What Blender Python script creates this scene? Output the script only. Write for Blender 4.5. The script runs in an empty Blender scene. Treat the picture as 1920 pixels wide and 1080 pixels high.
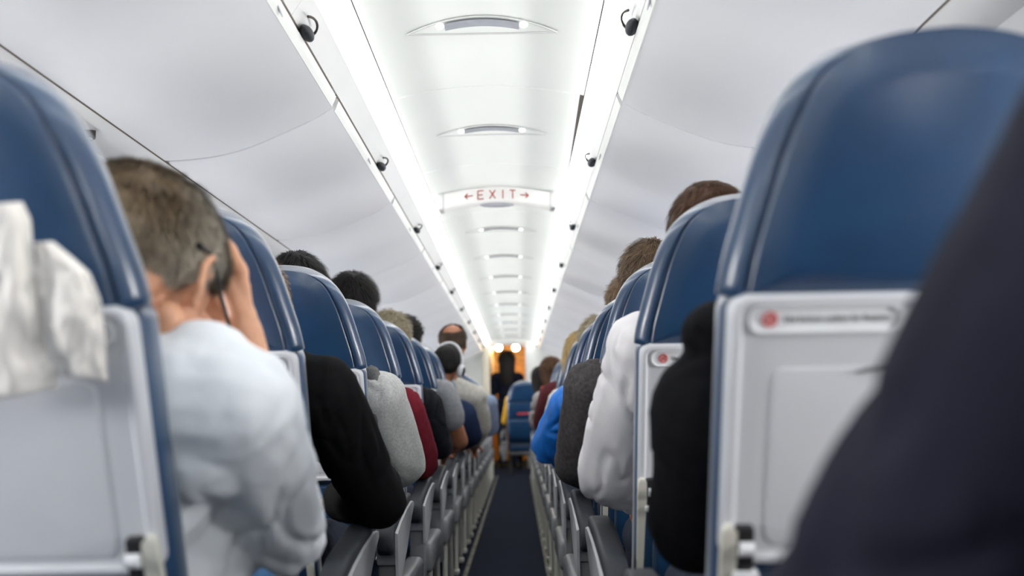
import bpy, bmesh, math, random
import numpy as np
from mathutils import Vector, Matrix, Euler

random.seed(7)
rng = np.random.default_rng(7)
scene = bpy.context.scene
COL = scene.collection

# ------------------------------------------------------------------ camera
EYE = 0.86                       # lens height above the cabin floor
FPX = 1867.0                     # 35 mm lens on a 36 mm sensor, in 1920-px units
VPX, VPY = 972.0, 771.0          # where the aisle direction meets the picture
ROLL = math.radians(1.1)
cam_d = bpy.data.cameras.new('camera')
cam = bpy.data.objects.new('camera', cam_d)
COL.objects.link(cam)
cam_d.sensor_fit = 'HORIZONTAL'
cam_d.sensor_width = 36.0
cam_d.lens = 36.0 * FPX / 1920.0
cam_d.shift_x = (960.0 - VPX) / 1920.0
cam_d.shift_y = (VPY - 540.0) / 1920.0
cam_d.clip_start = 0.02
cam_d.clip_end = 60
cam.matrix_world = (Matrix.Translation((0, 0, EYE)) @ Matrix.Rotation(math.radians(90), 4, 'X')
                    @ Matrix.Rotation(-ROLL, 4, 'Z'))
cam_d.dof.use_dof = True
cam_d.dof.focus_distance = 2.75
cam_d.dof.aperture_fstop = 2.4
scene.camera = cam

# ------------------------------------------------------------------ world, exposure
world = bpy.data.worlds.new('world')
scene.world = world
world.use_nodes = True
world.node_tree.nodes['Background'].inputs[0].default_value = (0.75, 0.85, 1.0, 1)
world.node_tree.nodes['Background'].inputs[1].default_value = 1.0
vs = scene.view_settings
vs.view_transform = 'Standard'
vs.look = 'None'
vs.exposure = 0.55
vs.gamma = 1.0
vs.use_curve_mapping = False
scene.cycles.max_bounces = 8
scene.cycles.transmission_bounces = 2
scene.cycles.volume_bounces = 0
COVE_STRENGTH = 4.2
WINDOW_WATTS = 11.0


def P(px, py, d):
    """photo pixel + distance along the aisle -> world point"""
    u, v = px - VPX, VPY - py
    c, s = math.cos(ROLL), math.sin(ROLL)
    u, v = u * c + v * s, -u * s + v * c
    return Vector((u * d / FPX, d, EYE + v * d / FPX))


# ------------------------------------------------------------------ materials
def new_mat(name):
    m = bpy.data.materials.new(name)
    m.use_nodes = True
    return m, m.node_tree, m.node_tree.nodes['Principled BSDF']


def mat(name, color, rough=0.5, metal=0.0, var=0.06, vscale=8.0, bump=0.0, bscale=200.0, spec=0.5,
        coat=0.0, sheen=0.0, emit=None, estr=0.0, sss=0.0, stretch=(1, 1, 1), detail=3.0, bdist=0.002):
    m, nt, b = new_mat(name)
    n, l = nt.nodes, nt.links
    tc = n.new('ShaderNodeTexCoord')
    mp = n.new('ShaderNodeMapping')
    mp.inputs['Scale'].default_value = stretch
    l.new(tc.outputs['Object'], mp.inputs['Vector'])
    no = n.new('ShaderNodeTexNoise')
    no.inputs['Scale'].default_value = vscale
    no.inputs['Detail'].default_value = detail
    l.new(mp.outputs['Vector'], no.inputs['Vector'])
    mr = n.new('ShaderNodeMapRange')
    mr.inputs['From Min'].default_value = 0.3
    mr.inputs['From Max'].default_value = 0.7
    mr.inputs['To Min'].default_value = 1 - var
    mr.inputs['To Max'].default_value = 1 + var
    l.new(no.outputs['Fac'], mr.inputs['Value'])
    mx = n.new('ShaderNodeVectorMath')
    mx.operation = 'SCALE'
    mx.inputs[0].default_value = color[:3]
    l.new(mr.outputs['Result'], mx.inputs['Scale'])
    l.new(mx.outputs['Vector'], b.inputs['Base Color'])
    b.inputs['Roughness'].default_value = rough
    b.inputs['Metallic'].default_value = metal
    b.inputs['Specular IOR Level'].default_value = spec
    b.inputs['Coat Weight'].default_value = coat
    b.inputs['Coat Roughness'].default_value = 0.25
    b.inputs['Sheen Weight'].default_value = sheen
    b.inputs['Subsurface Weight'].default_value = sss
    if sss:
        b.inputs['Subsurface Radius'].default_value = (0.012, 0.005, 0.003)
        b.inputs['Subsurface Scale'].default_value = 1.0
    if emit:
        b.inputs['Emission Color'].default_value = (*emit, 1)
        b.inputs['Emission Strength'].default_value = estr
    if bump:
        bn = n.new('ShaderNodeTexNoise')
        bn.inputs['Scale'].default_value = bscale
        bn.inputs['Detail'].default_value = 2
        l.new(mp.outputs['Vector'], bn.inputs['Vector'])
        bp = n.new('ShaderNodeBump')
        bp.inputs['Strength'].default_value = bump
        bp.inputs['Distance'].default_value = bdist
        l.new(bn.outputs['Fac'], bp.inputs['Height'])
        l.new(bp.outputs['Normal'], b.inputs['Normal'])
    return m


def emis(name, color, strength):
    m, nt, b = new_mat(name)
    b.inputs['Base Color'].default_value = (0.9, 0.9, 0.9, 1)
    b.inputs['Emission Color'].default_value = (*color, 1)
    b.inputs['Emission Strength'].default_value = strength
    no = nt.nodes.new('ShaderNodeTexNoise')
    no.inputs['Scale'].default_value = 3
    mr = nt.nodes.new('ShaderNodeMapRange')
    mr.inputs['To Min'].default_value = strength * 0.97
    mr.inputs['To Max'].default_value = strength * 1.03
    nt.links.new(no.outputs['Fac'], mr.inputs['Value'])
    nt.links.new(mr.outputs['Result'], b.inputs['Emission Strength'])
    return m


def hair_mat():
    m, nt, b = new_mat('hair')
    a = nt.nodes.new('ShaderNodeAttribute')
    a.attribute_name = 'Col'
    nt.links.new(a.outputs['Color'], b.inputs['Base Color'])
    b.inputs['Roughness'].default_value = 0.55
    b.inputs['Specular IOR Level'].default_value = 0.2
    return m


def check_mat(name, c1, c2, scale):
    """fine woven check of a dress shirt"""
    m, nt, b = new_mat(name)
    n, l = nt.nodes, nt.links
    tc = n.new('ShaderNodeTexCoord')
    fac = None
    for ax in ('X', 'Z'):
        w = n.new('ShaderNodeTexWave')
        w.bands_direction = ax
        w.inputs['Scale'].default_value = scale
        w.inputs['Distortion'].default_value = 0.6
        l.new(tc.outputs['Object'], w.inputs['Vector'])
        if fac is None:
            fac = w
        else:
            mx = n.new('ShaderNodeMath')
            mx.operation = 'MULTIPLY'
            l.new(fac.outputs['Fac'], mx.inputs[0])
            l.new(w.outputs['Fac'], mx.inputs[1])
            fac = mx
    mix = n.new('ShaderNodeMix')
    mix.data_type = 'RGBA'
    mix.inputs[6].default_value = (*c1, 1)
    mix.inputs[7].default_value = (*c2, 1)
    l.new(fac.outputs[0], mix.inputs[0])
    l.new(mix.outputs[2], b.inputs['Base Color'])
    b.inputs['Roughness'].default_value = 0.85
    b.inputs['Specular IOR Level'].default_value = 0.2
    bn = n.new('ShaderNodeTexNoise')
    bn.inputs['Scale'].default_value = 25
    l.new(tc.outputs['Object'], bn.inputs['Vector'])
    bp = n.new('ShaderNodeBump')
    bp.inputs['Strength'].default_value = 0.25
    bp.inputs['Distance'].default_value = 0.01
    l.new(bn.outputs['Fac'], bp.inputs['Height'])
    l.new(bp.outputs['Normal'], b.inputs['Normal'])
    return m


M = {}
M['leather'] = mat('blue_leather', (0.0055, 0.044, 0.118), 0.42, var=0.12, vscale=14, bump=0.25, bscale=420, coat=0.8, sheen=0.7)
M['leather'].node_tree.nodes['Principled BSDF'].inputs['Coat IOR'].default_value = 1.55
M['leather'].node_tree.nodes['Principled BSDF'].inputs['Sheen Roughness'].default_value = 0.28
M['leather_seam'] = mat('seam_thread', (0.010, 0.030, 0.075), 0.6)
M['panel'] = mat('grey_plastic', (0.60, 0.62, 0.66), 0.42, var=0.02, bump=0.05, bscale=600)
M['panel_light'] = mat('pale_plastic', (0.74, 0.76, 0.79), 0.35, var=0.02)
M['arm_dark'] = mat('charcoal_pad', (0.026, 0.030, 0.037), 0.55, var=0.10, bump=0.2, bscale=300, spec=0.3)
M['arm_mid'] = mat('grey_side_plastic', (0.30, 0.31, 0.325), 0.45, var=0.04)
M['arm_grey'] = mat('mid_grey_plastic', (0.17, 0.175, 0.185), 0.45, var=0.04)
M['black'] = mat('black_plastic', (0.012, 0.012, 0.014), 0.4)
M['cream_metal'] = mat('cream_metal', (0.66, 0.65, 0.58), 0.4, metal=0.15, var=0.05)
M['steel'] = mat('worn_steel', (0.52, 0.53, 0.54), 0.35, metal=0.8, var=0.15, vscale=30)
M['track'] = mat('worn_track', (0.16, 0.15, 0.12), 0.6, metal=0.3, var=0.8, vscale=25)
M['red_ink'] = mat('red_print', (0.62, 0.06, 0.05), 0.6)
M['dark_ink'] = mat('dark_print', (0.03, 0.03, 0.035), 0.6)
M['white_ink'] = mat('white_print', (0.8, 0.8, 0.8), 0.6)
M['orange_ink'] = mat('exit_print', (0.36, 0.035, 0.015), 0.8, spec=0.1)
M['ceil'] = mat('ceiling_panel', (0.84, 0.87, 0.84), 0.5, var=0.012, vscale=3)
M['cove_face'] = mat('cove_panel', (0.64, 0.645, 0.65), 0.45, var=0.012)
M['bin'] = mat('bin_plastic', (0.70, 0.71, 0.735), 0.42, var=0.02, vscale=3)
M['bin_lip'] = mat('bin_lip', (0.60, 0.61, 0.605), 0.38, var=0.015)
M['gap'] = mat('dark_gap', (0.05, 0.04, 0.035), 0.8)
M['gap_shade'] = mat('brown_gap_shade', (0.10, 0.075, 0.055), 0.8)  # dark brown that stands in for the shade inside the bin gaps
M['wall'] = mat('side_wall', (0.74, 0.75, 0.76), 0.5, var=0.02)
M['psu'] = mat('service_panel', (0.76, 0.76, 0.75), 0.42, var=0.02)
M['bulkhead'] = mat('bulkhead_laminate', (0.78, 0.79, 0.76), 0.45, var=0.02)
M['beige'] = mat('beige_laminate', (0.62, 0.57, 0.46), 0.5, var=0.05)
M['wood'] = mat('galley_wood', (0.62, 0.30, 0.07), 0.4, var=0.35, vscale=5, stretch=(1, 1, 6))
M['carpet'] = mat('navy_carpet', (0.016, 0.021, 0.036), 0.95, var=0.35, vscale=260, bump=0.8, bscale=700, spec=0.1)
M['glass_lens'] = mat('grey_lens', (0.42, 0.44, 0.48), 0.25, var=0.08, vscale=20)
M['cove'] = emis('cove_light', (1.0, 1.0, 0.98), COVE_STRENGTH)
M['bulb'] = emis('small_bulb', (1.0, 1.0, 1.0), 0.7)
M['warm_bulb'] = emis('warm_bulb', (1.0, 0.74, 0.36), 180.0)
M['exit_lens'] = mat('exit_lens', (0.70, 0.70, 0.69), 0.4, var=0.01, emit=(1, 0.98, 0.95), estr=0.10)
M['hair'] = hair_mat()
M['paper'] = mat('napkin_paper', (0.86, 0.83, 0.79), 0.9, var=0.02, bump=0.15, bscale=90, spec=0.1)
M['shade'] = mat('window_shade', (0.72, 0.74, 0.76), 0.5)
M['denim'] = mat('blue_denim', (0.05, 0.12, 0.24), 0.9, var=0.25, vscale=60, bump=0.3, bscale=500, spec=0.15)
M['dark_trouser'] = mat('dark_trousers', (0.02, 0.025, 0.04), 0.9, var=0.2, vscale=40, spec=0.15)
M['shoe'] = mat('dark_shoe', (0.02, 0.017, 0.015), 0.45)
M['eye'] = mat('eye_white', (0.75, 0.74, 0.72), 0.2)
SKIN = {
    'fair': mat('skin_fair', (0.62, 0.335, 0.235), 0.5, var=0.08, vscale=30, sss=0.12, bump=0.15, bscale=350),
    'pink': mat('skin_pink', (0.68, 0.36, 0.225), 0.5, var=0.10, vscale=30, sss=0.12, bump=0.15, bscale=350),
    'tan': mat('skin_tan', (0.36, 0.145, 0.075), 0.5, var=0.10, vscale=30, sss=0.1),
    'brown': mat('skin_brown', (0.22, 0.10, 0.06), 0.5, var=0.10, vscale=30, sss=0.08),
}
FAB = {}


def fab(name, color, rough=0.9, sheen=0.0, **kw):
    if name not in FAB:
        FAB[name] = mat('cloth_' + name, color, rough, var=kw.get('var', 0.12), vscale=kw.get('vscale', 50),
                        bump=kw.get('bump', 0.5), bscale=kw.get('bscale', 420), spec=kw.get('spec', 0.15), sheen=sheen)
    return FAB[name]


# ------------------------------------------------------------------ mesh helpers
class MB:
    def __init__(self):
        self.v, self.f = [], []

    def add(self, verts, faces, T=None):
        o = len(self.v)
        for p in verts:
            p = Vector(p)
            self.v.append(tuple(T @ p) if T else tuple(p))
        self.f += [tuple(o + i for i in f) for f in faces]
        return self

    def box(self, c, s, bev=0.0, T=None, seg=2):
        bm = bmesh.new()
        bmesh.ops.create_cube(bm, size=1.0)
        bmesh.ops.scale(bm, vec=s, verts=bm.verts)
        if bev:
            bmesh.ops.bevel(bm, geom=list(bm.edges), offset=min(bev, min(s) * 0.49), segments=seg, profile=0.5,
                            affect='EDGES')
        bmesh.ops.translate(bm, vec=c, verts=bm.verts)
        bm.verts.index_update()
        self.add([v.co for v in bm.verts], [[v.index for v in f.verts] for f in bm.faces], T)
        bm.free()
        return self

    def loft(self, rings, cap0=True, cap1=True, T=None, closed=True):
        n = len(rings[0])
        vs_, fs = [], []
        for r in rings:
            vs_ += list(r)
        m = n if closed else n - 1
        for i in range(len(rings) - 1):
            for j in range(m):
                k = (j + 1) % n
                fs.append((i * n + j, i * n + k, (i + 1) * n + k, (i + 1) * n + j))
        if cap0:
            fs.append(tuple(range(n))[::-1])
        if cap1:
            fs.append(tuple((len(rings) - 1) * n + j for j in range(n)))
        return self.add(vs_, fs, T)

    def tube(self, path, r, n=8, T=None, closed=False, cap=True):
        path = [Vector(p) for p in path]
        rs = r if isinstance(r, (list, tuple)) else [r] * len(path)
        rings = []
        up = None
        for i, p in enumerate(path):
            if closed:
                t = path[(i + 1) % len(path)] - path[i - 1]
            else:
                t = path[min(i + 1, len(path) - 1)] - path[max(i - 1, 0)]
            t.normalize()
            if up is None:
                up = Vector((0, 0, 1)) if abs(t.z) < 0.9 else Vector((1, 0, 0))
            a = t.cross(up)
            if a.length < 1e-6:
                a = t.orthogonal()
            a.normalize()
            b = a.cross(t).normalized()
            up = b
            rings.append([p + a * (rs[i] * math.cos(2 * math.pi * j / n)) + b * (rs[i] * math.sin(2 * math.pi * j / n))
                          for j in range(n)])
        if closed:
            rings.append(rings[0])
        return self.loft(rings, cap and not closed, cap and not closed, T)

    def cyl(self, p0, p1, r0, r1=None, n=16, T=None):
        return self.tube([p0, p1], [r0, r0 if r1 is None else r1], n, T)

    def ell(self, c, r, R=None, nu=16, nv=10, T=None):
        vs_, fs = [], []
        R = R or Matrix.Identity(3)
        for i in range(nv + 1):
            th = math.pi * i / nv
            for j in range(nu):
                ph = 2 * math.pi * j / nu
                p = Vector((r[0] * math.sin(th) * math.cos(ph), r[1] * math.sin(th) * math.sin(ph), r[2] * math.cos(th)))
                vs_.append(Vector(c) + R @ p)
        for i in range(nv):
            for j in range(nu):
                k = (j + 1) % nu
                fs.append((i * nu + j, (i + 1) * nu + j, (i + 1) * nu + k, i * nu + k))
        return self.add(vs_, fs, T)

    def capsule(self, p0, p1, r0, r1, n=14, T=None):
        """round-ended tapered limb segment"""
        p0, p1 = Vector(p0), Vector(p1)
        t = p1 - p0
        L = t.length
        if L < 1e-5:
            return self.ell(p0, (r0, r0, r0), T=T)
        t /= L
        path, rs = [], []
        for a in (-88, -60, -30):
            path.append(p0 + t * (r0 * math.sin(math.radians(a))))
            rs.append(max(r0 * math.cos(math.radians(a)), 1e-4))
        path.append(p0); rs.append(r0)
        path.append(p1); rs.append(r1)
        for a in (30, 60, 88):
            path.append(p1 + t * (r1 * math.sin(math.radians(a))))
            rs.append(max(r1 * math.cos(math.radians(a)), 1e-4))
        return self.tube(path, rs, n, T)

    def mesh(self, name, m=None, smooth=True, angle=40):
        me = bpy.data.meshes.new(name)
        me.from_pydata(self.v, [], self.f)
        me.validate()
        if smooth:
            me.shade_smooth()
            if angle < 180:
                me.set_sharp_from_angle(angle=math.radians(angle))
        if m:
            me.materials.append(m)
        return me


def link(name, me, parent=None, loc=None):
    o = bpy.data.objects.new(name, me)
    COL.objects.link(o)
    if parent:
        o.parent = parent
    if loc:
        o.location = loc
    return o


def tag(o, label=None, cat=None, group=None, kind=None):
    if label: o['label'] = label
    if cat: o['category'] = cat
    if group: o['group'] = group
    if kind: o['kind'] = kind
    return o


def empty(name, loc=(0, 0, 0)):
    o = bpy.data.objects.new(name, None)
    o.empty_display_size = 0.05
    COL.objects.link(o)
    o.location = loc
    return o


def rrect(x0, x1, z0, z1, r, n=6):
    """rounded rectangle outline, counter-clockwise seen from -y"""
    pts = []
    for cx, cz, a0 in ((x1 - r, z1 - r, 0), (x0 + r, z1 - r, 90), (x0 + r, z0 + r, 180), (x1 - r, z0 + r, 270)):
        for i in range(n + 1):
            a = math.radians(a0 + 90 * i / n)
            pts.append((cx + r * math.cos(a), cz + r * math.sin(a)))
    return pts


def text_mesh(s, size, m, extrude=0.0004, spacing=1.0):
    cu = bpy.data.curves.new('txt', 'FONT')
    cu.body = s
    cu.size = size
    cu.align_x = 'LEFT'
    cu.align_y = 'CENTER'
    cu.extrude = extrude
    cu.space_character = spacing
    cu.resolution_u = 3
    ob = bpy.data.objects.new('txt', cu)
    COL.objects.link(ob)
    dg = bpy.context.evaluated_depsgraph_get()
    me = bpy.data.meshes.new_from_object(ob.evaluated_get(dg))
    bpy.data.objects.remove(ob)
    me.materials.clear()
    me.materials.append(m)
    return me


def place_mesh(me, T):
    me = me.copy()
    me.transform(T)
    return me


# value noise for folds and lumps
_H = rng.random((32, 32, 32))


def vnoise(p):
    p = np.asarray(p, dtype=np.float64)
    i = np.floor(p).astype(int)
    f = p - i
    f = f * f * (3 - 2 * f)
    out = 0
    for dx in (0, 1):
        for dy in (0, 1):
            for dz in (0, 1):
                w = (f[:, 0] if dx else 1 - f[:, 0]) * (f[:, 1] if dy else 1 - f[:, 1]) * (f[:, 2] if dz else 1 - f[:, 2])
                out = out + w * _H[(i[:, 0] + dx) % 32, (i[:, 1] + dy) % 32, (i[:, 2] + dz) % 32]
    return out


SCRATCH = bpy.data.scenes.new('scratch')      # a bare scene to evaluate modifiers in, removed at the end


def remeshed(mb, voxel, smooth_it=4, m=None, name='body'):
    """melt overlapping closed pieces into one continuous surface"""
    me0 = mb.mesh(name + '_raw', smooth=False)
    ob = bpy.data.objects.new(name + '_tmp', me0)
    SCRATCH.collection.objects.link(ob)
    r = ob.modifiers.new('r', 'REMESH')
    r.mode = 'VOXEL'
    r.voxel_size = voxel
    r.use_smooth_shade = True
    if smooth_it:
        s = ob.modifiers.new('s', 'SMOOTH')
        s.factor = 0.5
        s.iterations = smooth_it
    vl = SCRATCH.view_layers[0]
    vl.update()
    me = bpy.data.meshes.new_from_object(ob.evaluated_get(vl.depsgraph))
    bpy.data.objects.remove(ob)
    bpy.data.meshes.remove(me0)
    me.name = name
    me.shade_smooth()
    me.materials.clear()
    if m:
        me.materials.append(m)
    return me


def displace(me, fn):
    """move vertices along their normals by fn(points)"""
    n = len(me.vertices)
    co = np.empty(n * 3)
    me.vertices.foreach_get('co', co)
    co = co.reshape(-1, 3)
    no = np.empty(n * 3, dtype=np.float32)
    me.vertex_normals.foreach_get('vector', no)
    no = no.reshape(-1, 3)
    co = co + no * fn(co)[:, None]
    me.vertices.foreach_set('co', co.ravel())
    me.update()


# ------------------------------------------------------------------ the cabin shell
XC = -0.10
Y0, Y1 = -2.2, 15.0            # cabin from behind the lens to the forward bulkhead
WL, WR = XC - 1.27, XC + 1.27

mb = MB().box((XC, (Y0 + 19) / 2, -0.03), (2.7, 19 - Y0, 0.06))
floor = tag(link('floor', mb.mesh('floor', M['carpet'])), kind='structure')

# seat track covers along both sides of the aisle carpet
for i, x in enumerate((-0.295, 0.142)):
    mb = MB().box((x, 6.5, 0.006), (0.024, 13.4, 0.012), 0.004)
    tag(link('trim_%d' % (i + 1), mb.mesh('track', M['track'])), kind='structure')

# side walls with drawn-up windows
WIN = [k * 0.787 + 0.75 for k in range(-3, 18)]
for side, wx, nm in ((1, WL, 'wall_left'), (-1, WR, 'wall_right')):
    mb = MB()
    prof = [(0.0, 0.10), (0.0, 0.80), (0.03, 1.12), (0.12, 1.42), (0.22, 1.62)]
    T = lambda a, z: (wx + side * a, z)
    # lower, upper strips and pillars between the windows
    def quad_strip(z0, z1, ya, yb):
        def ax(z):
            zs = [p[1] for p in prof]; xs = [p[0] for p in prof]
            return float(np.interp(z, zs, xs))
        zz = np.linspace(z0, z1, 5)
        rings = []
        for y in (ya, yb):
            inner = [(wx + side * ax(z), y, z) for z in zz]
            outer = [(wx + side * (ax(z) - 0.05), y, z) for z in zz[::-1]]
            rings.append(inner + outer)
        mb.loft(rings)
    quad_strip(0.0, 0.85, Y0, 19)
    quad_strip(1.17, 1.64, Y0, 19)
    edges = [Y0] + [e for w in WIN for e in (w - 0.11, w + 0.11)] + [19]
    for a, b in zip(edges[0::2], edges[1::2]):
        quad_strip(0.85, 1.17, a, b)
    wall = tag(link(nm, mb.mesh(nm, M['wall'])), kind='structure')
    fr = MB()
    out = rrect(-0.125, 0.125, -0.175, 0.175, 0.07)
    inn = rrect(-0.10, 0.10, -0.15, 0.15, 0.06)
    fr.loft([[(-0.02, y, z) for y, z in out], [(0.008, y, z) for y, z in out], [(0.008, y, z) for y, z in inn],
             [(-0.04, y, z) for y, z in inn]], False, False)
    fme = fr.mesh('window_frame', M['wall'])
    for w in WIN:
        o = link('window_frame', fme, wall, (wx + side * 0.012, w, 1.01))
        if side < 0:
            o.scale = (-1, 1, 1)
        # daylight comes in through the opening
        ld = bpy.data.lights.new('window_daylight', 'AREA')
        ld.shape = 'RECTANGLE'
        ld.size, ld.size_y = 0.22, 0.32
        ld.energy = WINDOW_WATTS
        ld.color = (1.0, 0.985, 0.96)
        lo = bpy.data.objects.new('window_daylight', ld)
        COL.objects.link(lo)
        lo.location = (wx - side * 0.08, w, 1.01)
        lo.rotation_euler = (0, math.radians(-90 if side > 0 else 90), 0)

# end wall behind the lens
tag(link('wall_aft', MB().box((XC, Y0 - 0.03, 1.05), (2.7, 0.06, 2.2)).mesh('wall_aft', M['bulkhead'])), kind='structure')

# ceiling: dark backing with separate arched panels below it
HS = EYE + 1.06
CL, CR, CROWN = -0.4095, 0.244, 0.042
ceil = tag(link('ceiling', MB().box((XC, (Y0 + 19) / 2, EYE + 1.24), (2.7, 19 - Y0, 0.04)).mesh('ceiling', M['gap'])),
           kind='structure')


def arch(x):
    t = (x - CL) / (CR - CL) * 2 - 1
    return HS + CROWN * (1 - t * t)


PANEL0, PSTEP = 3.365, 1.052
k = -5
while True:
    ya = PANEL0 + k * PSTEP
    if ya > 14.9:
        break
    yb = min(ya + PSTEP, 15.0)
    rings = []
    for y, dz, tr in ((ya + 0.003, 0.006, 0.004), (ya + 0.006, 0.0, 0.002), (ya + 0.02, 0.0, 0), (yb - 0.02, 0, 0),
                      (yb - 0.006, 0, 0.002), (yb - 0.003, 0.006, 0.004)):
        gap = 0.003
        if k == 0:
            gap += 0.013 * max(0, 1 - (y - ya) / PSTEP)     # this panel hangs slightly open on one edge
        xs = np.linspace(CL + 0.003, CR - gap, 22)
        low = [(x, y, arch(x) + dz) for x in xs]
        top = [(x, y, arch(x) + 0.02) for x in xs[::-1]]
        rings.append(low + top)
    link('ceiling_panel', MB().loft(rings).mesh('ceiling_panel', M['ceil']), ceil)
    k += 1

# cove lights and rails between the ceiling panels and the bins
COVE_L, COVE_R = (-0.467, EYE + 0.99), (0.286, EYE + 0.99)
GAP_L, GAP_R = (-0.509, EYE + 0.93), (0.307, EYE + 0.93)
LIP_L, LIP_R = (-0.520, EYE + 0.88), (0.317, EYE + 0.88)
for nm, sx, edge, cv, gp in (('left', -1, CL, COVE_L, GAP_L), ('right', 1, CR, COVE_R, GAP_R)):
    root = empty('cove_light', ((edge + cv[0]) / 2, 6.0, HS))
    L = root.location
    y = PANEL0 - 5 * PSTEP
    while y < 14.8:
        yb = min(y + 2 * PSTEP, 15.0)
        a = (edge + sx * 0.001, HS + 0.001)
        rg = []
        for yy in (y + 0.001, yb - 0.001):
            # slightly concave glowing diffuser
            mid = ((a[0] + cv[0]) / 2 + sx * 0.006, (a[1] + cv[1]) / 2 + 0.012)
            sec = [a, mid, cv, (cv[0] + sx * 0.01, cv[1] + 0.02), (a[0] + sx * 0.03, a[1] + 0.03)]
            rg.append([(px_ - L.x, yy - L.y, pz - L.z) for px_, pz in sec])
        link('diffuser', MB().loft(rg).mesh('diffuser', M['cove']), root)
        rg = []
        for yy in (y + 0.0005, yb - 0.0005):
            sec = [cv, gp, (gp[0] + sx * 0.02, gp[1] + 0.005), (cv[0] + sx * 0.03, cv[1] + 0.01)]
            rg.append([(px_ - L.x, yy - L.y, pz - L.z) for px_, pz in sec])
        link('rail', MB().loft(rg).mesh('rail', M['cove_face']), root)
        y = yb
    tag(root, 'long glowing white cove light above the bins of the %s' % ('blue shirted man' if sx < 0 else 'white shirted passenger'), 'light',
        'cove lights')

# overhead bins
BIN0, BSTEP = 2.865, 1.315
half = [(0.417, 0.880), (0.430, 0.868), (0.4766, 0.844), (0.5528, 0.8134), (0.6123, 0.786), (0.7118, 0.7512),
        (0.8209, 0.7375), (0.896, 0.735)]


def spline(pts, n):
    pts = np.array(pts)
    d = np.r_[0, np.cumsum(np.hypot(*np.diff(pts, axis=0).T))]
    t = np.linspace(0, d[-1], n)
    x, z = np.interp(t, d, pts[:, 0]), np.interp(t, d, pts[:, 1])
    for _ in range(6):
        x[1:-1] = (x[:-2] + 2 * x[1:-1] + x[2:]) / 4
        z[1:-1] = (z[:-2] + 2 * z[1:-1] + z[2:]) / 4
    return list(zip(x, z))


HP = spline(half, 22)
ORD = ['first', 'second', 'third', 'fourth', 'fifth', 'sixth', 'seventh', 'eighth', 'ninth', 'tenth', 'eleventh', 'twelfth']
for sx, lip, gp in ((-1, LIP_L, GAP_L), (1, LIP_R, GAP_R)):
    for k in range(-3, 10):
        ya, yb = BIN0 + k * BSTEP, min(BIN0 + (k + 1) * BSTEP, 15.0)
        if ya > 14.5:
            break
        root = empty('overhead_bin', (XC + sx * 0.6, (ya + yb) / 2, EYE + 0.74))
        L = root.location

        def ring(y, push):
            sec = [(XC + sx * a, EYE + h + push) for a, h in HP]
            sec += [(XC + sx * 1.05, EYE + 0.78), (XC + sx * 1.05, EYE + 1.1), (XC + sx * 0.45, EYE + 1.0),
                    (XC + sx * 0.435, EYE + 0.90)]
            return [(x - L.x, y - L.y, z - L.z) for x, z in sec]
        mb = MB().loft([ring(ya + 0.002, 0.012), ring(ya + 0.006, 0.003), ring(ya + 0.018, 0.0), ring(yb - 0.018, 0.0),
                        ring(yb - 0.006, 0.003), ring(yb - 0.002, 0.012)])
        link('door', mb.mesh('bin_door', M['bin']), root)
        # rounded lip along the top edge of the door
        lx0, lz0 = lip
        gx0, gz0 = gp
        sec = [(lx0 - sx * 0.004, lz0 - 0.001), (lx0 - sx * 0.010, lz0 + 0.012), (gx0 - sx * 0.006, gz0 - 0.022),
               (gx0 - sx * 0.001, gz0 - 0.014), (gx0 + sx * 0.03, gz0 - 0.014), (lx0 + sx * 0.03, lz0 + 0.004)]
        rg = [[(x - L.x, y - L.y, z - L.z) for x, z in sec] for y in (ya + 0.02, yb - 0.02)]
        link('door_lip', MB().loft(rg).mesh('door_lip', M['bin_lip'], angle=60), root)
        # gap above the lip, its shade put in as a dark brown strip
        rg = [[(x - L.x, y - L.y, z - L.z) for x, z in ((gx0 + sx * 0.003, gz0 - 0.015), (gx0 + sx * 0.02, gz0 - 0.015),
                                                     (gx0 + sx * 0.02, gz0 + 0.002), (gx0 + sx * 0.003, gz0 + 0.002))]
              for y in (ya + 0.03, yb - 0.03)]
        link('gap_shade', MB().loft(rg).mesh('gap_shade', M['gap_shade']), root)
        # latch: dark oval paddle in a curved bezel
        yl = ya + 0.865
        c = Vector((gx0 - sx * 0.014 - L.x, yl - L.y, gz0 - 0.004 - L.z))
        mb = MB().ell(c, (0.016, 0.045, 0.014))
        la = link('latch', mb.mesh('latch', M['arm_dark']), root)
        arc = [c + Vector((-sx * 0.022 * math.sin(t) - sx * 0.003, 0.055 * math.cos(t) - 0.01, 0.012 + 0.012 * math.sin(t))) for t in
               np.linspace(0.15, 2.6, 12)]
        link('bezel', MB().tube(arc, 0.0032, 6).mesh('bezel', M['gap']), la)
        # grey finger mark on the lip
        c2 = Vector((lx0 - sx * 0.0095 - L.x, yl - 0.24 - L.y, lz0 + 0.020 - L.z))
        arc = [c2 + Vector((-sx * 0.001 + sx * 0.004 * t, 0.03 * t * t, 0.017 * t)) for t in np.linspace(-1, 1, 9)]
        link('finger_mark', MB().tube(arc, [0.001] + [0.0025] * 7 + [0.001], 6).mesh('finger_mark', M['glass_lens']), root)
        i = k + 1
        who = 'blue shirted man' if sx < 0 else 'white shirted passenger'
        if i < 0:
            lab = 'white overhead bin behind the seat rows on the side of the ' + who
        elif i < 6:
            lab = '%s white overhead bin from the rear on the side of the %s' % (ORD[i], who)
        else:
            lab = 'far white overhead bin near the galley on the side of the ' + who
        tag(root, lab, 'overhead bin', 'overhead bins, %s side' % ('port' if sx < 0 else 'starboard'))

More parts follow.
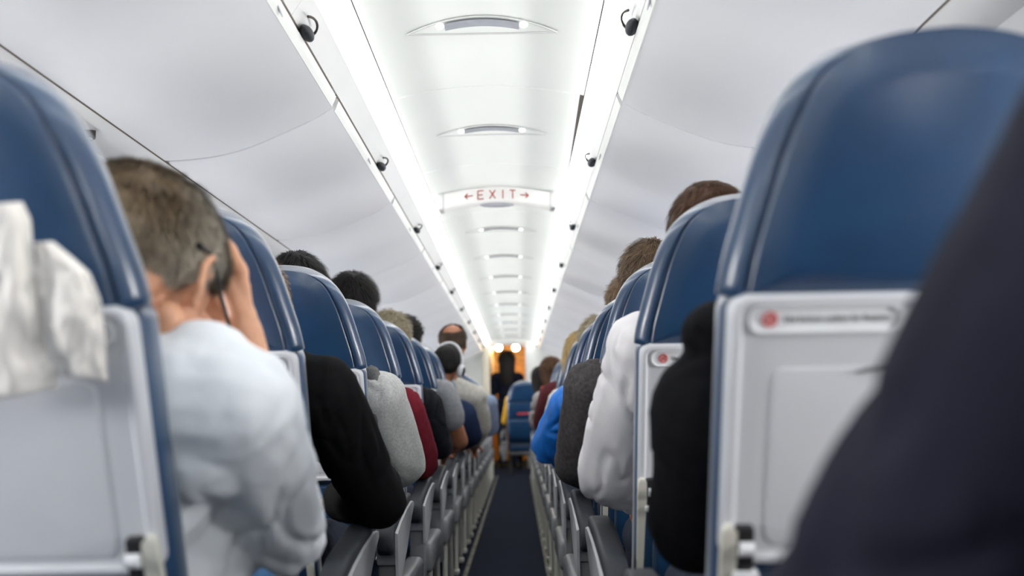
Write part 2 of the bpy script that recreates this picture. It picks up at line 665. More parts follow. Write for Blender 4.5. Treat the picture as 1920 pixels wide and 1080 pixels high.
# service panels under the bins, and their lamp and air nozzle units
for i, (sx, nm) in enumerate(((-1, 'left'), (1, 'right'))):
    a0, a1 = 0.890, 1.06
    sec = [(XC + sx * 0.902, EYE + 0.737), (XC + sx * 0.97, EYE + 0.735), (XC + sx * 1.08, EYE + 0.745),
           (XC + sx * 1.08, EYE + 0.80), (XC + sx * 0.90, EYE + 0.80)]
    psu = tag(link('trim_%d' % (3 + i), MB().box((XC + sx * 1.0, 6.4, EYE + 0.775), (0.16, 17.2, 0.02)).mesh('psu', M['gap'])),
              kind='structure')
    link('gap_strip', MB().box((XC + sx * 0.899, 6.4, EYE + 0.7358), (0.006, 17.2, 0.003)).mesh('gap_strip', M['gap_shade']), psu)  # dark strip coloured as the shade of the gap under the bins
    for k in range(-2, 16):
        ya, yb = 0.55 + k * 0.787, 0.55 + (k + 1) * 0.787
        rg = [[(x, y, z) for x, z in sec] for y in (ya + 0.002, yb - 0.002)]
        link('service_panel', MB().loft(rg).mesh('service_panel', M['psu']), psu)
    for k in range(-1, 15):
        yc = 2.42 + k * 0.787 - 0.787 * 1
        root = empty('reading_light_unit', (XC + sx * 0.985, yc, EYE + 0.735))
        mb = MB().ell((0, 0, 0), (0.036, 0.15, 0.006), nu=24)
        link('plate', mb.mesh('plate', M['psu']), root)
        for dy in (-0.11, 0.0, 0.11):
            mb = MB().cyl((0, dy, 0.0), (-sx * 0.004, dy, -0.022), 0.024, 0.019)
            q = link('lamp_socket', mb.mesh('lamp_socket', M['panel_light' if dy < 0.1 else 'gap']), root)
            mb = MB().ell((-sx * 0.004, dy, -0.023), (0.013, 0.013, 0.006))
            link('lens', mb.mesh('lens', M['glass_lens'] if dy >= 0.1 else M['bulb']), q)
        tag(root, 'oval reading light and air nozzle unit under the bins of the ' +
            ('blue shirted man' if sx < 0 else 'white shirted passenger'), 'light unit',
            'reading light units, ' + ('port' if sx < 0 else 'starboard'))

# almond shaped ceiling lights
LIGHT_Y = [2.83 + PSTEP * k for k in range(-4, 12)]
cx = (CL + CR) / 2
for i, yc in enumerate(LIGHT_Y):
    if i == 6:
        continue                 # the exit sign hangs here
    root = empty('ceiling_light', (cx, yc, arch(cx)))

    def cpt(x, y, drop):
        return (x, y, arch(cx + x) - arch(cx) - drop)
    N = 40
    far = [(-0.213 + 0.426 * t, 0.050 * (1 - (2 * t - 1) ** 2) + 0.012) for t in np.linspace(0, 1, N)]
    near = [(-0.213 + 0.426 * t, -0.078 * (1 - (2 * t - 1) ** 2) + 0.012) for t in np.linspace(0, 1, N)]
    mb = MB()
    vv, ff = [], []
    for (xa, ya_), (xb, yb_) in zip(near, far):
        for s in np.linspace(0, 1, 7):
            dish = 0.002 + 0.004 * 4 * s * (1 - s)
            vv.append(cpt(xa, ya_ + (yb_ - ya_) * s, dish))
    for a in range(N - 1):
        for s in range(6):
            ff.append((a * 7 + s, a * 7 + s + 1, (a + 1) * 7 + s + 1, (a + 1) * 7 + s))
    mb.add(vv, ff)
    link('cover', mb.mesh('light_cover', M['ceil']), root)
    loop = [cpt(x, y, 0.004) for x, y in near] + [cpt(x, y, 0.004) for x, y in far[::-1][1:-1]]
    link('rim', MB().tube(loop, 0.003, 6, closed=True).mesh('light_rim', M['bin_lip']), root)
    # grey lens in the middle, standing in the recess
    vv, ff = [], []
    for a, x in enumerate(np.linspace(-0.105, 0.105, 13)):
        yn = -0.078 * (1 - (x / 0.213) ** 2) + 0.014
        for s in (0, 1):
            vv.append(cpt(x, yn + 0.005 + s * 0.055, 0.0095 - 0.002 * s))
    for a in range(12):
        ff.append((a * 2, a * 2 + 1, a * 2 + 3, a * 2 + 2))
    link('lens', MB().add(vv, ff).mesh('light_lens', M['glass_lens']), root)
    for s in (-1, 1):
        mb = MB().ell(cpt(s * 0.118, -0.025, 0.008), (0.013, 0.02, 0.006))
        link('bulb', mb.mesh('light_bulb', M['bulb']), root)
    if i < 4: lab = 'almond shaped recessed ceiling light behind the first seat rows'
    elif i == 4: lab = 'largest almond shaped ceiling light, rearmost one ahead of the first rows'
    elif i == 5: lab = 'almond shaped ceiling light just behind the exit sign'
    elif i == 7: lab = 'almond shaped ceiling light just beyond the exit sign'
    else: lab = 'small almond shaped ceiling light between the exit sign and the galley'
    tag(root, lab, 'ceiling light', 'almond shaped ceiling lights')

# exit sign: arched white lens hung under the ceiling
ey = 4.93
root = empty('exit_sign', (cx - 0.003, ey, arch(cx)))
N = 33
rings = []
for t in np.linspace(-1, 1, N):
    x = 0.262 * t
    top = arch(cx + x) - arch(cx) - 0.002 - 0.004 * abs(t)
    bot = top - 0.072 - 0.004 * t * t
    tz = 0.010 * (1 - abs(t) ** 4)
    rings.append([(x, -0.055, top), (x, -0.050 - 0.004, bot + 0.012), (x, -0.040, bot), (x, 0.030, bot), (x, 0.045, bot + 0.02),
                  (x, 0.05, top)])
link('lens', MB().loft(rings).mesh('exit_lens', M['exit_lens'], angle=50), root)
for s in (-1, 1):
    x = s * 0.262
    zt = arch(cx + x) - arch(cx)
    mb = MB().box((x + s * 0.012, -0.005, zt - 0.042), (0.036, 0.112, 0.082), 0.012, seg=3)
    link('end_cap', mb.mesh('end_cap', M['bin_lip']), root)
link('base_slot', MB().ell((0.0, -0.012, -0.082), (0.085, 0.03, 0.010), nu=24).mesh('base_slot', M['glass_lens']), root)


def stroke(pts, w=0.0042):
    """one thin painted stroke on the face of the sign"""
    mb = MB()
    for a, b in zip(pts[:-1], pts[1:]):
        mb.cyl(a, b, w / 2, n=6)
    return mb


def face(x, z):
    top = arch(cx + x) - arch(cx) - 0.002
    return Vector((x, -0.0575, top - 0.036 + z))


Hh = 0.0205
letters = []
def glyph(x0, segs):
    mb = MB()
    for (ax, az, bx, bz) in segs:
        mb.cyl(face(x0 + ax, az), face(x0 + bx, bz), 0.0024, n=6)
    return mb
w = 0.014
GL = {
    'E': (-0.078, [(-w, Hh, w, Hh), (-w, 0, w * .7, 0), (-w, -Hh, w, -Hh), (-w, Hh, -w, -Hh)]),
    'X': (-0.021, [(-w, Hh, w, -Hh), (w, Hh, -w, -Hh)]),
    'I': (0.030, [(0, Hh, 0, -Hh)]),
    'T': (0.078, [(-w, Hh, w, Hh), (0, Hh, 0, -Hh)]),
    'arrow_l': (-0.137, [(-0.02, 0, 0.02, 0), (-0.02, 0, -0.006, 0.012), (-0.02, 0, -0.006, -0.012)]),
    'arrow_r': (0.135, [(-0.02, 0, 0.02, 0), (0.02, 0, 0.006, 0.012), (0.02, 0, 0.006, -0.012)]),
}
for ch, (kx, segs) in GL.items():
    link('arrow' if ch.startswith('arrow') else 'letter', glyph(kx, segs).mesh('exit_letter', M['orange_ink']), root)
tag(root, 'arched white exit sign with red letters and two arrows under the ceiling', 'exit sign')

# forward bulkhead with the galley opening
DL, DR, DT = -0.418, 0.128, EYE + 1.02
mb = MB()
mb.box(((DL + WL) / 2 - 0.05, Y1 + 0.05, 1.05), (DL - WL + 0.1, 0.10, 2.1))
mb.box(((DR + WR) / 2 + 0.05, Y1 + 0.05, 1.05), (WR - DR + 0.1, 0.10, 2.1))
mb.box(((DL + DR) / 2, Y1 + 0.05, (DT + 2.12) / 2 + 0.01), (DR - DL, 0.10, 2.12 - DT))
bulk = tag(link('wall_forward', mb.mesh('bulkhead', M['bulkhead'])), kind='structure')
# arched head trim and jambs
arcp = [((DL + DR) / 2 + (DR - DL) / 2 * math.cos(t), Y1 - 0.01, DT - 0.05 + 0.05 * math.sin(t)) for t in np.linspace(0, math.pi, 16)]
mb = MB().tube(arcp, 0.018, 8)
mb.box((DR + 0.008, Y1 - 0.005, DT / 2 - 0.03), (0.03, 0.05, DT - 0.06), 0.008)
tag(link('trim_5', mb.mesh('door_trim', M['panel'])), kind='structure')
tag(link('trim_6', MB().box((DL - 0.05, Y1 - 0.08, 0.93), (0.10, 0.14, 1.86), 0.01).mesh('closet_edge', M['beige'])), kind='structure')
# galley beyond
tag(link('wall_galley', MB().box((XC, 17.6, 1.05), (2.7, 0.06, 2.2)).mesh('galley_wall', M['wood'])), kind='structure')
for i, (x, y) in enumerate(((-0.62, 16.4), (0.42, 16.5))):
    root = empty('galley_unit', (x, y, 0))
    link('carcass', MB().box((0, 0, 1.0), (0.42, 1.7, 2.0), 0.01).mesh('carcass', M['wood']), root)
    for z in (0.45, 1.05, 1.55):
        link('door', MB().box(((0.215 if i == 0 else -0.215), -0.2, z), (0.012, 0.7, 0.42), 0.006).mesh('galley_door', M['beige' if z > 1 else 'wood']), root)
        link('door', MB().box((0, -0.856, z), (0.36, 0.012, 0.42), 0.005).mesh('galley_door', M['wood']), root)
    tag(root, 'brown wooden galley unit lit in amber, %s' % ('beside the beige closet edge' if i == 0 else 'behind the white bulkhead panel'), 'galley')
for i, px_ in enumerate((935, 967)):
    p = P(px_, 652, 16.2)
    root = empty('galley_lamp', (p.x, p.y, 2.02))
    link('bulb', MB().ell((0, 0, p.z - 2.02), (0.05, 0.05, 0.045)).mesh('globe', M['warm_bulb']), root)
    link('fitting', MB().cyl((0, 0, p.z - 2.02 + 0.03), (0, 0, 0.06), 0.03, 0.05).mesh('fitting', M['steel']), root)
    tag(root, 'round warm galley lamp glowing above the standing person', 'lamp', 'two galley lamps')

# ------------------------------------------------------------------ seats
PITCH, ROW1 = 0.787, 1.07
SEATX = {1: -0.625, -1: 0.442}           # aisle seats; +1 has the aisle on its +x side
WINX = {1: -1.108, -1: 0.925}
REC = math.radians(16)
BZ = 0.984
TB = Matrix.Translation((0, 0, BZ)) @ Matrix.Rotation(REC, 4, 'X')


def row_y(k):
    return ROW1 + (k - 1) * PITCH


def cushion_outline():
    hw = [(0.222, -0.006), (0.220, 0.02), (0.207, 0.07), (0.190, 0.14), (0.170, 0.192), (0.148, 0.222), (0.116, 0.243),
          (0.076, 0.256), (0.034, 0.262), (0.0, 0.263)]
    pts = np.array(hw)
    d = np.r_[0, np.cumsum(np.hypot(*np.diff(pts, axis=0).T))]
    t = np.linspace(0, d[-1], 30)
    x, z = np.interp(t, d, pts[:, 0]), np.interp(t, d, pts[:, 1])
    for _ in range(4):
        x[1:-1] = (x[:-2] + 2 * x[1:-1] + x[2:]) / 4
        z[1:-1] = (z[:-2] + 2 * z[1:-1] + z[2:]) / 4
    r = [(t, -0.010) for t in (0.0, 0.04, 0.08, 0.12, 0.16, 0.19)] + [(0.212, -0.0095)] + list(zip(x, z))
    l = [(-a, b) for a, b in r[::-1][1:-1]]
    return r + l


def inset(pts, d):
    n = len(pts)
    out = []
    for i in range(n):
        ax, az = pts[i - 1]
        bx, bz = pts[(i + 1) % n]
        tx, tz = bx - ax, bz - az
        L = math.hypot(tx, tz) or 1
        out.append((pts[i][0] - tz / L * d, pts[i][1] + tx / L * d))
    return out


def sub_scale(pts, s, c=(0, 0.10)):
    return [(c[0] + (x - c[0]) * s, c[1] + (z - c[1]) * s) for x, z in pts]


def fan(mb, ring, centre, T):
    n = len(ring)
    mb.add(list(ring) + [centre], [(j, n, (j + 1) % n) for j in range(n)], T)


OUT = cushion_outline()


def inset_c(d):
    """inset of the headrest outline that keeps its lower edge tucked tight against the shell"""
    return [(x * (1 - d / 0.222) if oz < 0.0 else x, max(z, oz) if oz > 0.03 else oz + (z - oz) * 0.12 if oz < 0 else z)
            for (x, z), (ox, oz) in zip([((p[0], q[1]) if p[1] < 0 else q) for p, q in zip(OUT, inset(OUT, d))], OUT)]


def head_cushion():
    mb = MB()
    prof = [(0.034, -0.004), (0.030, -0.002), (0.0275, 0.0035), (0.025, -0.001), (0.018, 0.0015), (0.010, 0.007), (0.004, 0.015),
            (0.0008, 0.022), (0.0005, 0.030), (0.004, 0.046), (0.012, 0.064), (0.024, 0.082), (0.04, 0.096)]
    rings = []
    for s, y in ((0.25, -0.012), (0.5, -0.0105), (0.72, -0.008)):
        rings.append([(x, y, z) for x, z in sub_scale(inset_c(0.034), s)])
    for d, y in prof:
        rings.append([(x, y, z) for x, z in inset_c(d)])
    rings.append([(x, 0.102, z) for x, z in sub_scale(inset_c(0.04), 0.5)])
    mb.loft(rings, False, True, TB)
    fan(mb, [Vector(p) for p in rings[0]], Vector((0, -0.0125, 0.10)), TB)
    return mb.mesh('head_cushion', M['leather'], angle=180)


def seam_loop():
    mb = MB()
    for d in (0.0215, 0.0315):
        mb.tube([(x, -0.0028 if d > 0.03 else -0.0002, z) for x, z in inset(OUT, d)[8:-7]], 0.0011, 5, TB)
    return mb.mesh('stitching', M['leather_seam'])


def plate(x0, x1, z0, z1, r, prof, m, name, T=TB):
    base = rrect(x0, x1, z0, z1, r)
    mb = MB()
    rings = [[(x, y, z) for x, z in inset(base, d)] for d, y in prof]
    mb.loft(rings, True, True, T)
    return mb.mesh(name, m, angle=35)


def seat_parts(a, first=False, window=False):
    """(name, mesh, parent index) of one seat; a = +1 when the aisle lies on its +x side, 0 for a window seat"""
    parts = []
    parts.append(('head_cushion', head_cushion(), None))
    parts.append(('stitching', seam_loop(), 0))
    # upholstered back below, seen as a blue edge round the grey shell
    mb = MB().box((0, 0.045, -0.29), (0.430, 0.075, 0.57), 0.022, TB, seg=3)
    parts.append(('backrest', mb.mesh('backrest', M['leather']), None))
    if first:
        mb = MB().box((0, 0.0, -0.115), (0.40, 0.02, 0.20), 0.009, TB, seg=2)
        parts.append(('back_pad', mb.mesh('back_pad', M['leather']), None))
        mb = MB().box((0, -0.012, -0.38), (0.41, 0.03, 0.26), 0.012, TB, seg=3)
        parts.append(('literature_pocket', mb.mesh('pocket', M['leather']), None))
        mb = MB().box((-0.045, -0.013, -0.16), (0.13, 0.004, 0.026), 0.001, TB)
        parts.append(('notice_strip', mb.mesh('notice', M['red_ink']), None))
        mb = MB().box((0.08, -0.013, -0.153), (0.12, 0.004, 0.024), 0.001, TB)
        parts.append(('notice_strip', mb.mesh('notice', M['white_ink']), None))
    else:
        prof = [(0.0, 0.012), (0.0, -0.008), (0.004, -0.013), (0.010, -0.0135), (0.015, -0.0085), (0.019, -0.0080)]
        parts.append(('back_shell', plate(-0.213, 0.213, -0.315, -0.002, 0.022, prof, M['panel'], 'back_shell'), None))
        shell = len(parts) - 1
        # folded tray
        prof = [(0.0, 0.0), (0.0, -0.0088), (0.002, -0.0098), (0.004, -0.0100)]
        parts.append(('tray_table', plate(-0.165, 0.165, -0.292, -0.083, 0.016, prof, M['panel'], 'tray_table'), None))
        tray = len(parts) - 1
        mb = MB().tube([(0.075 * t, -0.0128, -0.079 - 0.010 * t * t) for t in np.linspace(-1, 1, 13)],
                       [0.001] + [0.0028] * 11 + [0.001], 6, TB)
        parts.append(('finger_notch', mb.mesh('finger_notch', M['arm_grey']), tray))
        parts.append(('latch', MB().box((0, -0.017, -0.072), (0.034, 0.010, 0.014), 0.004, TB).mesh('latch', M['panel_light']), tray))
        # placard in a pill shaped surround
        if a >= 0:
            x0, tx = 0.026, 0.066
        else:
            x0, tx = -0.194, -0.155
        x1, z0, z1 = x0 + 0.168, -0.0455, -0.0135
        o1, o2 = rrect(x0, x1, z0, z1, 0.0158, 8), rrect(x0 + 0.004, x1 - 0.004, z0 + 0.004, z1 - 0.004, 0.0118, 8)
        mb = MB().loft([[(x, -0.0075, z) for x, z in o1], [(x, -0.0125, z) for x, z in inset(o1, 0.001)],
                        [(x, -0.0125, z) for x, z in inset(o2, -0.001)], [(x, -0.0085, z) for x, z in o2]], False, True, TB)
        parts.append(('placard', mb.mesh('placard', M['panel_light']), None))
        pl = len(parts) - 1
        zc = (z0 + z1) / 2
        me = text_mesh('Use bottom cushion for flotation', 0.01, M['dark_ink'], 0.0002)
        xs = [v.co.x for v in me.vertices]
        s = 0.113 / (max(xs) - min(xs))
        me.transform(TB @ Matrix.Translation((tx, -0.0091, zc)) @ Matrix.Rotation(math.radians(90), 4, 'X') @ Matrix.Diagonal((s, s * 1.25, 1, 1)))
        parts.append(('lettering', me, pl))
        # red no-smoking roundel: ring, slash, cigarette
        ix = tx - 0.015
        ring = [(ix + 0.0072 * math.cos(t), -0.0092, zc + 0.0072 * math.sin(t)) for t in np.linspace(0, 2 * math.pi, 20, endpoint=False)]
        mb = MB().tube(ring, 0.0013, 5, TB, closed=True)
        mb.cyl((ix - 0.005, -0.0092, zc - 0.005), (ix + 0.005, -0.0092, zc + 0.005), 0.0012, n=5, T=TB)
        mb.cyl((ix - 0.004, -0.0090, zc + 0.0015), (ix + 0.004, -0.0090, zc - 0.0015), 0.0012, n=5, T=TB)
        parts.append(('no_smoking_mark', mb.mesh('no_smoking', M['red_ink']), pl))
        for s in (-1, 1):
            # tray hinge housing and the arm that carries the tray
            mb = MB().box((s * 0.188, -0.016, -0.292), (0.020, 0.018, 0.056), 0.004, TB)
            parts.append(('hinge_housing', mb.mesh('hinge_housing', M['black']), tray))
            mb = MB().cyl((s * 0.196, -0.028, -0.288), (s * 0.180, -0.028, -0.288), 0.0085, n=12, T=TB)
            mb.box((s * 0.187, -0.022, -0.322), (0.03, 0.02, 0.012), 0.004, TB)
            parts.append(('hinge_pin', mb.mesh('hinge_pin', M['panel_light']), tray))
            rg = []
            for z, hw_, y in ((-0.262, 0.004, -0.020), (-0.268, 0.008, -0.022), (-0.30, 0.009, -0.020), (-0.36, 0.0075, -0.012), (-0.50, 0.006, 0.0)):
                rg.append([(s * 0.207 + dx * hw_, y + dy * 0.007, z) for dx, dy in ((-1, -1), (1, -1), (1, 1), (-1, 1))])
            parts.append(('tray_arm', MB().loft(rg, T=TB).mesh('tray_arm', M['cream_metal'], angle=60), tray))
        mb = MB().box((0, 0.006, -0.43), (0.36, 0.03, 0.20), 0.012, TB, seg=3)
        parts.append(('literature_pocket', mb.mesh('pocket', M['leather']), None))
    # seat bottom
    mb = MB().box((0, 0.45, 0.385), (0.435, 0.50, 0.13), 0.035, seg=4)
    parts.append(('seat_cushion', mb.mesh('seat_cushion', M['leather']), None))
    mb = MB().box((0, 0.43, 0.30), (0.42, 0.44, 0.03), 0.006)
    for y in (0.28, 0.56):
        mb.cyl((-0.215, y, 0.285), (0.215, y, 0.285), 0.018)
    parts.append(('seat_frame', mb.mesh('seat_frame', M['arm_grey']), None))
    fr = len(parts) - 1
    for s in (-1, 1):
        lx = s * 0.285 if s == a and not first and not window else s * 0.19
        for y0, y1 in ((0.25, 0.20), (0.56, 0.62)):
            mb = MB().tube([(lx, y0, 0.33), (lx, (y0 + y1) / 2, 0.14), (lx, y1, 0.03)], [0.014, 0.012, 0.012], 10)
            mb.box((lx, y1, 0.026), (0.032, 0.07, 0.028), 0.008)
            parts.append(('leg', mb.mesh('leg', M['black' if first else 'cream_metal']), None))
    # armrests
    for s in (a,):
        x = s * (0.242 if window else 0.258)
        aw = 0.55 if window else 1.0
        rg = []
        for y, zt, zb, w_ in ((0.045, 0.530, 0.49, 0.020), (0.06, 0.556, 0.475, 0.024), (0.14, 0.578, 0.47, 0.026), (0.30, 0.600, 0.50, 0.0265),
                              (0.42, 0.612, 0.535, 0.0265), (0.48, 0.612, 0.55, 0.026), (0.508, 0.600, 0.56, 0.024), (0.518, 0.585, 0.572, 0.018)):
            sec = rrect(x - w_ * aw, x + w_ * aw, zb, zt, min(0.012, (zt - zb) * 0.45), 4)
            rg.append([(px_, y, pz) for px_, pz in sec])
        parts.append(('armrest', MB().loft(rg).mesh('armrest', M['arm_dark'], angle=60), None))
        ar = len(parts) - 1
        if window:
            continue
        rg = []
        for y, zt, zb in ((0.07, 0.535, 0.40), (0.16, 0.556, 0.40), (0.30, 0.577, 0.46), (0.44, 0.590, 0.54), (0.50, 0.585, 0.565)):
            rg.append([(x + s * 0.024, y, zb), (x + s * 0.0315, y, zb + 0.004), (x + s * 0.0315, y, zt - 0.004), (x + s * 0.024, y, zt)])
        parts.append(('side_plate', MB().loft(rg).mesh('side_plate', M['arm_mid'], angle=50), ar))
        mb = MB().box((x, 0.135, 0.335), (0.052, 0.09, 0.25), 0.008)
        parts.append(('armrest_post', mb.mesh('armrest_post', M['arm_grey']), None))
        po = len(parts) - 1
        mb = MB().box((x, 0.13, 0.468), (0.058, 0.10, 0.05), 0.008)
        parts.append(('post_cap', mb.mesh('post_cap', M['arm_mid']), po))
        mb = MB().box((x + s * 0.017, 0.40, 0.335), (0.06, 0.48, 0.11), 0.02, seg=3)
        parts.append(('side_shroud', mb.mesh('side_shroud', M['arm_grey']), None))
    return parts


def put_seat(parts, loc, label, group, name='airline_seat', scale=1.0):
    root = empty(name, loc)
    root.scale = (scale, scale, scale)
    obs = []
    for nm, me, par in parts:
        o = link(nm, me, root if par is None else obs[par])
        obs.append(o)
    tag(root, label, 'seat', group)
    return root


SP = {1: seat_parts(1), -1: seat_parts(-1), 2: seat_parts(1, window=True), -2: seat_parts(-1, window=True), 'first': seat_parts(-1, True)}
SEAT_OF = {
    (1, 1): 'blue leather aisle seat with white paper napkins stuffed behind its tray',
    (1, 2): 'blue leather aisle seat of the passenger in the black sweater',
    (1, 3): 'blue leather aisle seat of the passenger in the pale grey sweatshirt',
    (1, 4): 'blue leather aisle seat of the black haired passenger with a maroon sleeve',
    (1, 5): 'blue leather aisle seat of the grey blond passenger in the black T-shirt',
    (1, 6): 'blue leather aisle seat of the passenger in the grey T-shirt',
    (1, 7): 'blue leather aisle seat of the passenger wearing white headphones',
    (1, 8): 'blue leather aisle seat of the balding passenger in the cream shirt',
    (-1, 0): 'blue leather aisle seat of the passenger in the navy suit jacket',
    (-1, 1): 'blue leather aisle seat of the passenger in the black hooded jacket',
    (-1, 2): 'blue leather aisle seat of the brown haired passenger in the white shirt',
    (-1, 3): 'blue leather aisle seat of the passenger in the charcoal jacket',
    (-1, 4): 'blue leather aisle seat of the passenger in the bright blue jacket',
    (-1, 5): 'blue leather aisle seat of the grey blond passenger in black by the blue jacket',
    (1, 9): 'blue leather aisle seat of the passenger in the pale blue top',
    (-1, 7): 'blue leather aisle seat of the passenger in the dark red top',
    (-1, 8): 'blue leather aisle seat of the passenger in the pale grey padded jacket',
    (-1, 9): 'blue leather aisle seat of the brown haired passenger in the coral top',
    (-1, 10): 'blue leather aisle seat of the black haired passenger beyond the coral top',
    (-1, 6): 'blue leather aisle seat of the yellow blond passenger in the white top',
}
for a in (1, -1):
    for k in range(0, 16):
        if a == 1 and k == 0:
            lab = 'empty blue leather aisle seat in the row behind the napkin seat'
        else:
            lab = SEAT_OF.get((a, k), 'blue leather aisle seat far ahead on the side of the ' +
                              ('balding passenger' if a == 1 else 'bright blue jacket'))
        put_seat(SP[a], (SEATX[a], row_y(k), 0), lab, 'aisle seats on the side of the ' + ('napkins' if a == 1 else 'navy suit'))
        put_seat(SP[2 * a], (WINX[a], row_y(k), 0), 'blue leather window seat hidden behind the aisle seats on the side of the ' +
                 ('napkins' if a == 1 else 'navy suit'), 'window seats on the side of the ' + ('napkins' if a == 1 else 'navy suit'))
# forward cabin: wider seats, one on one side and two on the other
for j in range(2):
    y = 13.05 + j * 0.95
    put_seat(SP['first'], (0.115, y, 0), ('wide blue seat with a red notice strip standing beyond the last row' if j == 0 else
             'wide blue seat ahead of the seat with the red notice'), 'wide forward cabin seats', 'wide_seat', 1.0).scale = (1.22, 1.0, 1.0)
    put_seat(SP['first'], (0.762, y, 0), 'wide blue seat by the wall beside the seat with the red notice, row %s' % ('one' if j == 0 else 'two'),
             'wide forward cabin seats', 'wide_seat').scale = (1.22, 1.0, 1.0)
    put_seat(SP['first'], (-0.98, y, 0), 'single wide blue forward seat across the aisle, row %s' % ('one' if j == 0 else 'two'),
             'wide forward cabin seats', 'wide_seat').scale = (1.22, 1.0, 1.0)

# ------------------------------------------------------------------ people
def head_rot(yaw=0, pitch=0, roll=0):
    """yaw: turn to +x (deg), pitch: bow forward (deg), roll: tilt crown towards +x (deg)"""
    return (Matrix.Rotation(math.radians(-yaw), 3, 'Z') @ Matrix.Rotation(math.radians(-pitch), 3, 'X')
            @ Matrix.Rotation(math.radians(roll), 3, 'Y'))


CRAN = [((0, -0.012, 0.035), (0.077, 0.098, 0.088)), ((0, -0.045, 0.0), (0.064, 0.062, 0.068))]
HC = np.array((0, -0.012, 0.02))


def add_head(mb, c, R, hs, fine):
    def w(p):
        return Vector(c) + R @ (Vector(p) * hs)
    for cc, r in CRAN:
        mb.ell(w(cc), [x * hs for x in r], R, 24, 16)
    mb.ell(w((0, 0.040, -0.035)), (0.060 * hs, 0.056 * hs, 0.084 * hs), R, 20, 14)
    for s in (-1, 1):
        mb.capsule(w((s * 0.056, -0.004, -0.055)), w((s * 0.018, 0.064, -0.102)), 0.020 * hs, 0.020 * hs)
        mb.ell(w((s * 0.040, 0.062, -0.028)), (0.024 * hs,) * 3, R)
        # ear: helix ring, lobe and a sunk shell
        ear = [(0.0, 0.018), (0.012, 0.030), (0.002, 0.038), (-0.014, 0.034), (-0.021, 0.018), (-0.019, 0.0), (-0.012, -0.016),
               (-0.002, -0.026), (0.006, -0.020)]
        pts = []
        for ey_, ez in ear:
            outw = 0.076 + (0.016 if ey_ < -0.005 else 0.006)
            pts.append(w((s * outw, -0.006 + ey_ * 0.9, -0.012 + ez)))
        for p0, p1 in zip(pts[:-1], pts[1:]):
            mb.capsule(p0, p1, 0.0052 * hs, 0.0052 * hs, 8)
        mb.capsule(w((s * 0.066, 0.002, 0.012)), w((s * 0.082, -0.016, 0.006)), 0.012 * hs, 0.0085 * hs, 8)
        mb.capsule(w((s * 0.066, 0.0, -0.02)), w((s * 0.080, -0.010, -0.016)), 0.012 * hs, 0.0075 * hs, 8)
    mb.ell(w((0, 0.068, -0.104)), (0.024 * hs, 0.018 * hs, 0.017 * hs), R)
    mb.capsule(w((0, 0.090, 0.002)), w((0, 0.108, -0.036)), 0.009 * hs, 0.013 * hs, 10)
    for s in (-1, 1):
        mb.ell(w((s * 0.012, 0.098, -0.038)), (0.009 * hs,) * 3, R, 10, 8)
    mb.capsule(w((-0.036, 0.082, 0.018)), w((0.036, 0.082, 0.018)), 0.014 * hs, 0.014 * hs, 10)
    mb.capsule(w((-0.018, 0.089, -0.066)), w((0.018, 0.089, -0.066)), 0.008 * hs, 0.008 * hs, 8)
    mb.capsule(w((-0.015, 0.087, -0.077)), w((0.015, 0.087, -0.077)), 0.009 * hs, 0.009 * hs, 8)


def add_hand(mb, wrist, fwd, palm_n, thumb, curl=25, size=1.0):
    """palm, four fingers of unequal length and a thumb leaving the side of the palm"""
    f = Vector(fwd).normalized()
    n = Vector(palm_n)
    n = (n - f * n.dot(f)).normalized()
    sd = f.cross(n) * thumb
    w0 = Vector(wrist)
    z = size
    for t in (-0.024, -0.008, 0.008, 0.024):
        mb.capsule(w0 + sd * t * 0.7 * z + f * 0.012 * z, w0 + sd * t * 1.1 * z + f * 0.082 * z, 0.0165 * z, 0.0135 * z, 10)
    mb.capsule(w0 + sd * 0.012 * z + f * 0.01 * z + n * 0.006, w0 + sd * 0.03 * z + f * 0.05 * z + n * 0.010, 0.018 * z, 0.015 * z, 10)
    for i, (t, L) in enumerate(((0.031, 0.074), (0.010, 0.084), (-0.011, 0.078), (-0.031, 0.060))):
        p = w0 + sd * t * z + f * 0.086 * z
        d = (f + sd * (t * 2.2)).normalized()
        ang = 0
        r = 0.0094
        for seg, fr_ in enumerate((0.45, 0.31, 0.24)):
            ang += math.radians(curl * (1.0 if seg else 0.7) + 3 * i)
            dd = d * math.cos(ang) + n * math.sin(ang)
            q = p + dd * L * fr_ * z
            mb.capsule(p, q, r * z, (r - 0.0008) * z, 9)
            p = q
            r -= 0.0008
    p = w0 + sd * 0.028 * z + f * 0.022 * z + n * 0.004
    for L, d in ((0.042, sd * 0.65 + f * 0.75 + n * 0.15), (0.032, sd * 0.35 + f * 0.92 + n * 0.25), (0.026, sd * 0.12 + f + n * 0.35)):
        q = p + d.normalized() * L * z
        mb.capsule(p, q, 0.0115 * z, 0.0095 * z, 9)
        p = q


def hairline_z(y):
    return np.interp(y, [-0.12, -0.06, -0.025, -0.005, 0.02, 0.045, 0.065, 0.09], [-0.058, -0.050, -0.03, 0.012, 0.022, 0.034, 0.066, 0.082])


def head_radius(n):
    best = np.zeros(len(n))
    for c, r in CRAN:
        o = (HC - np.array(c)) / np.array(r)
        d = n / np.array(r)
        A = (d * d).sum(1); B = 2 * (d * o).sum(1); C = (o * o).sum() - 1
        disc = np.maximum(B * B - 4 * A * C, 0)
        t = (-B + np.sqrt(disc)) / (2 * A)
        best = np.maximum(best, t)
    return best


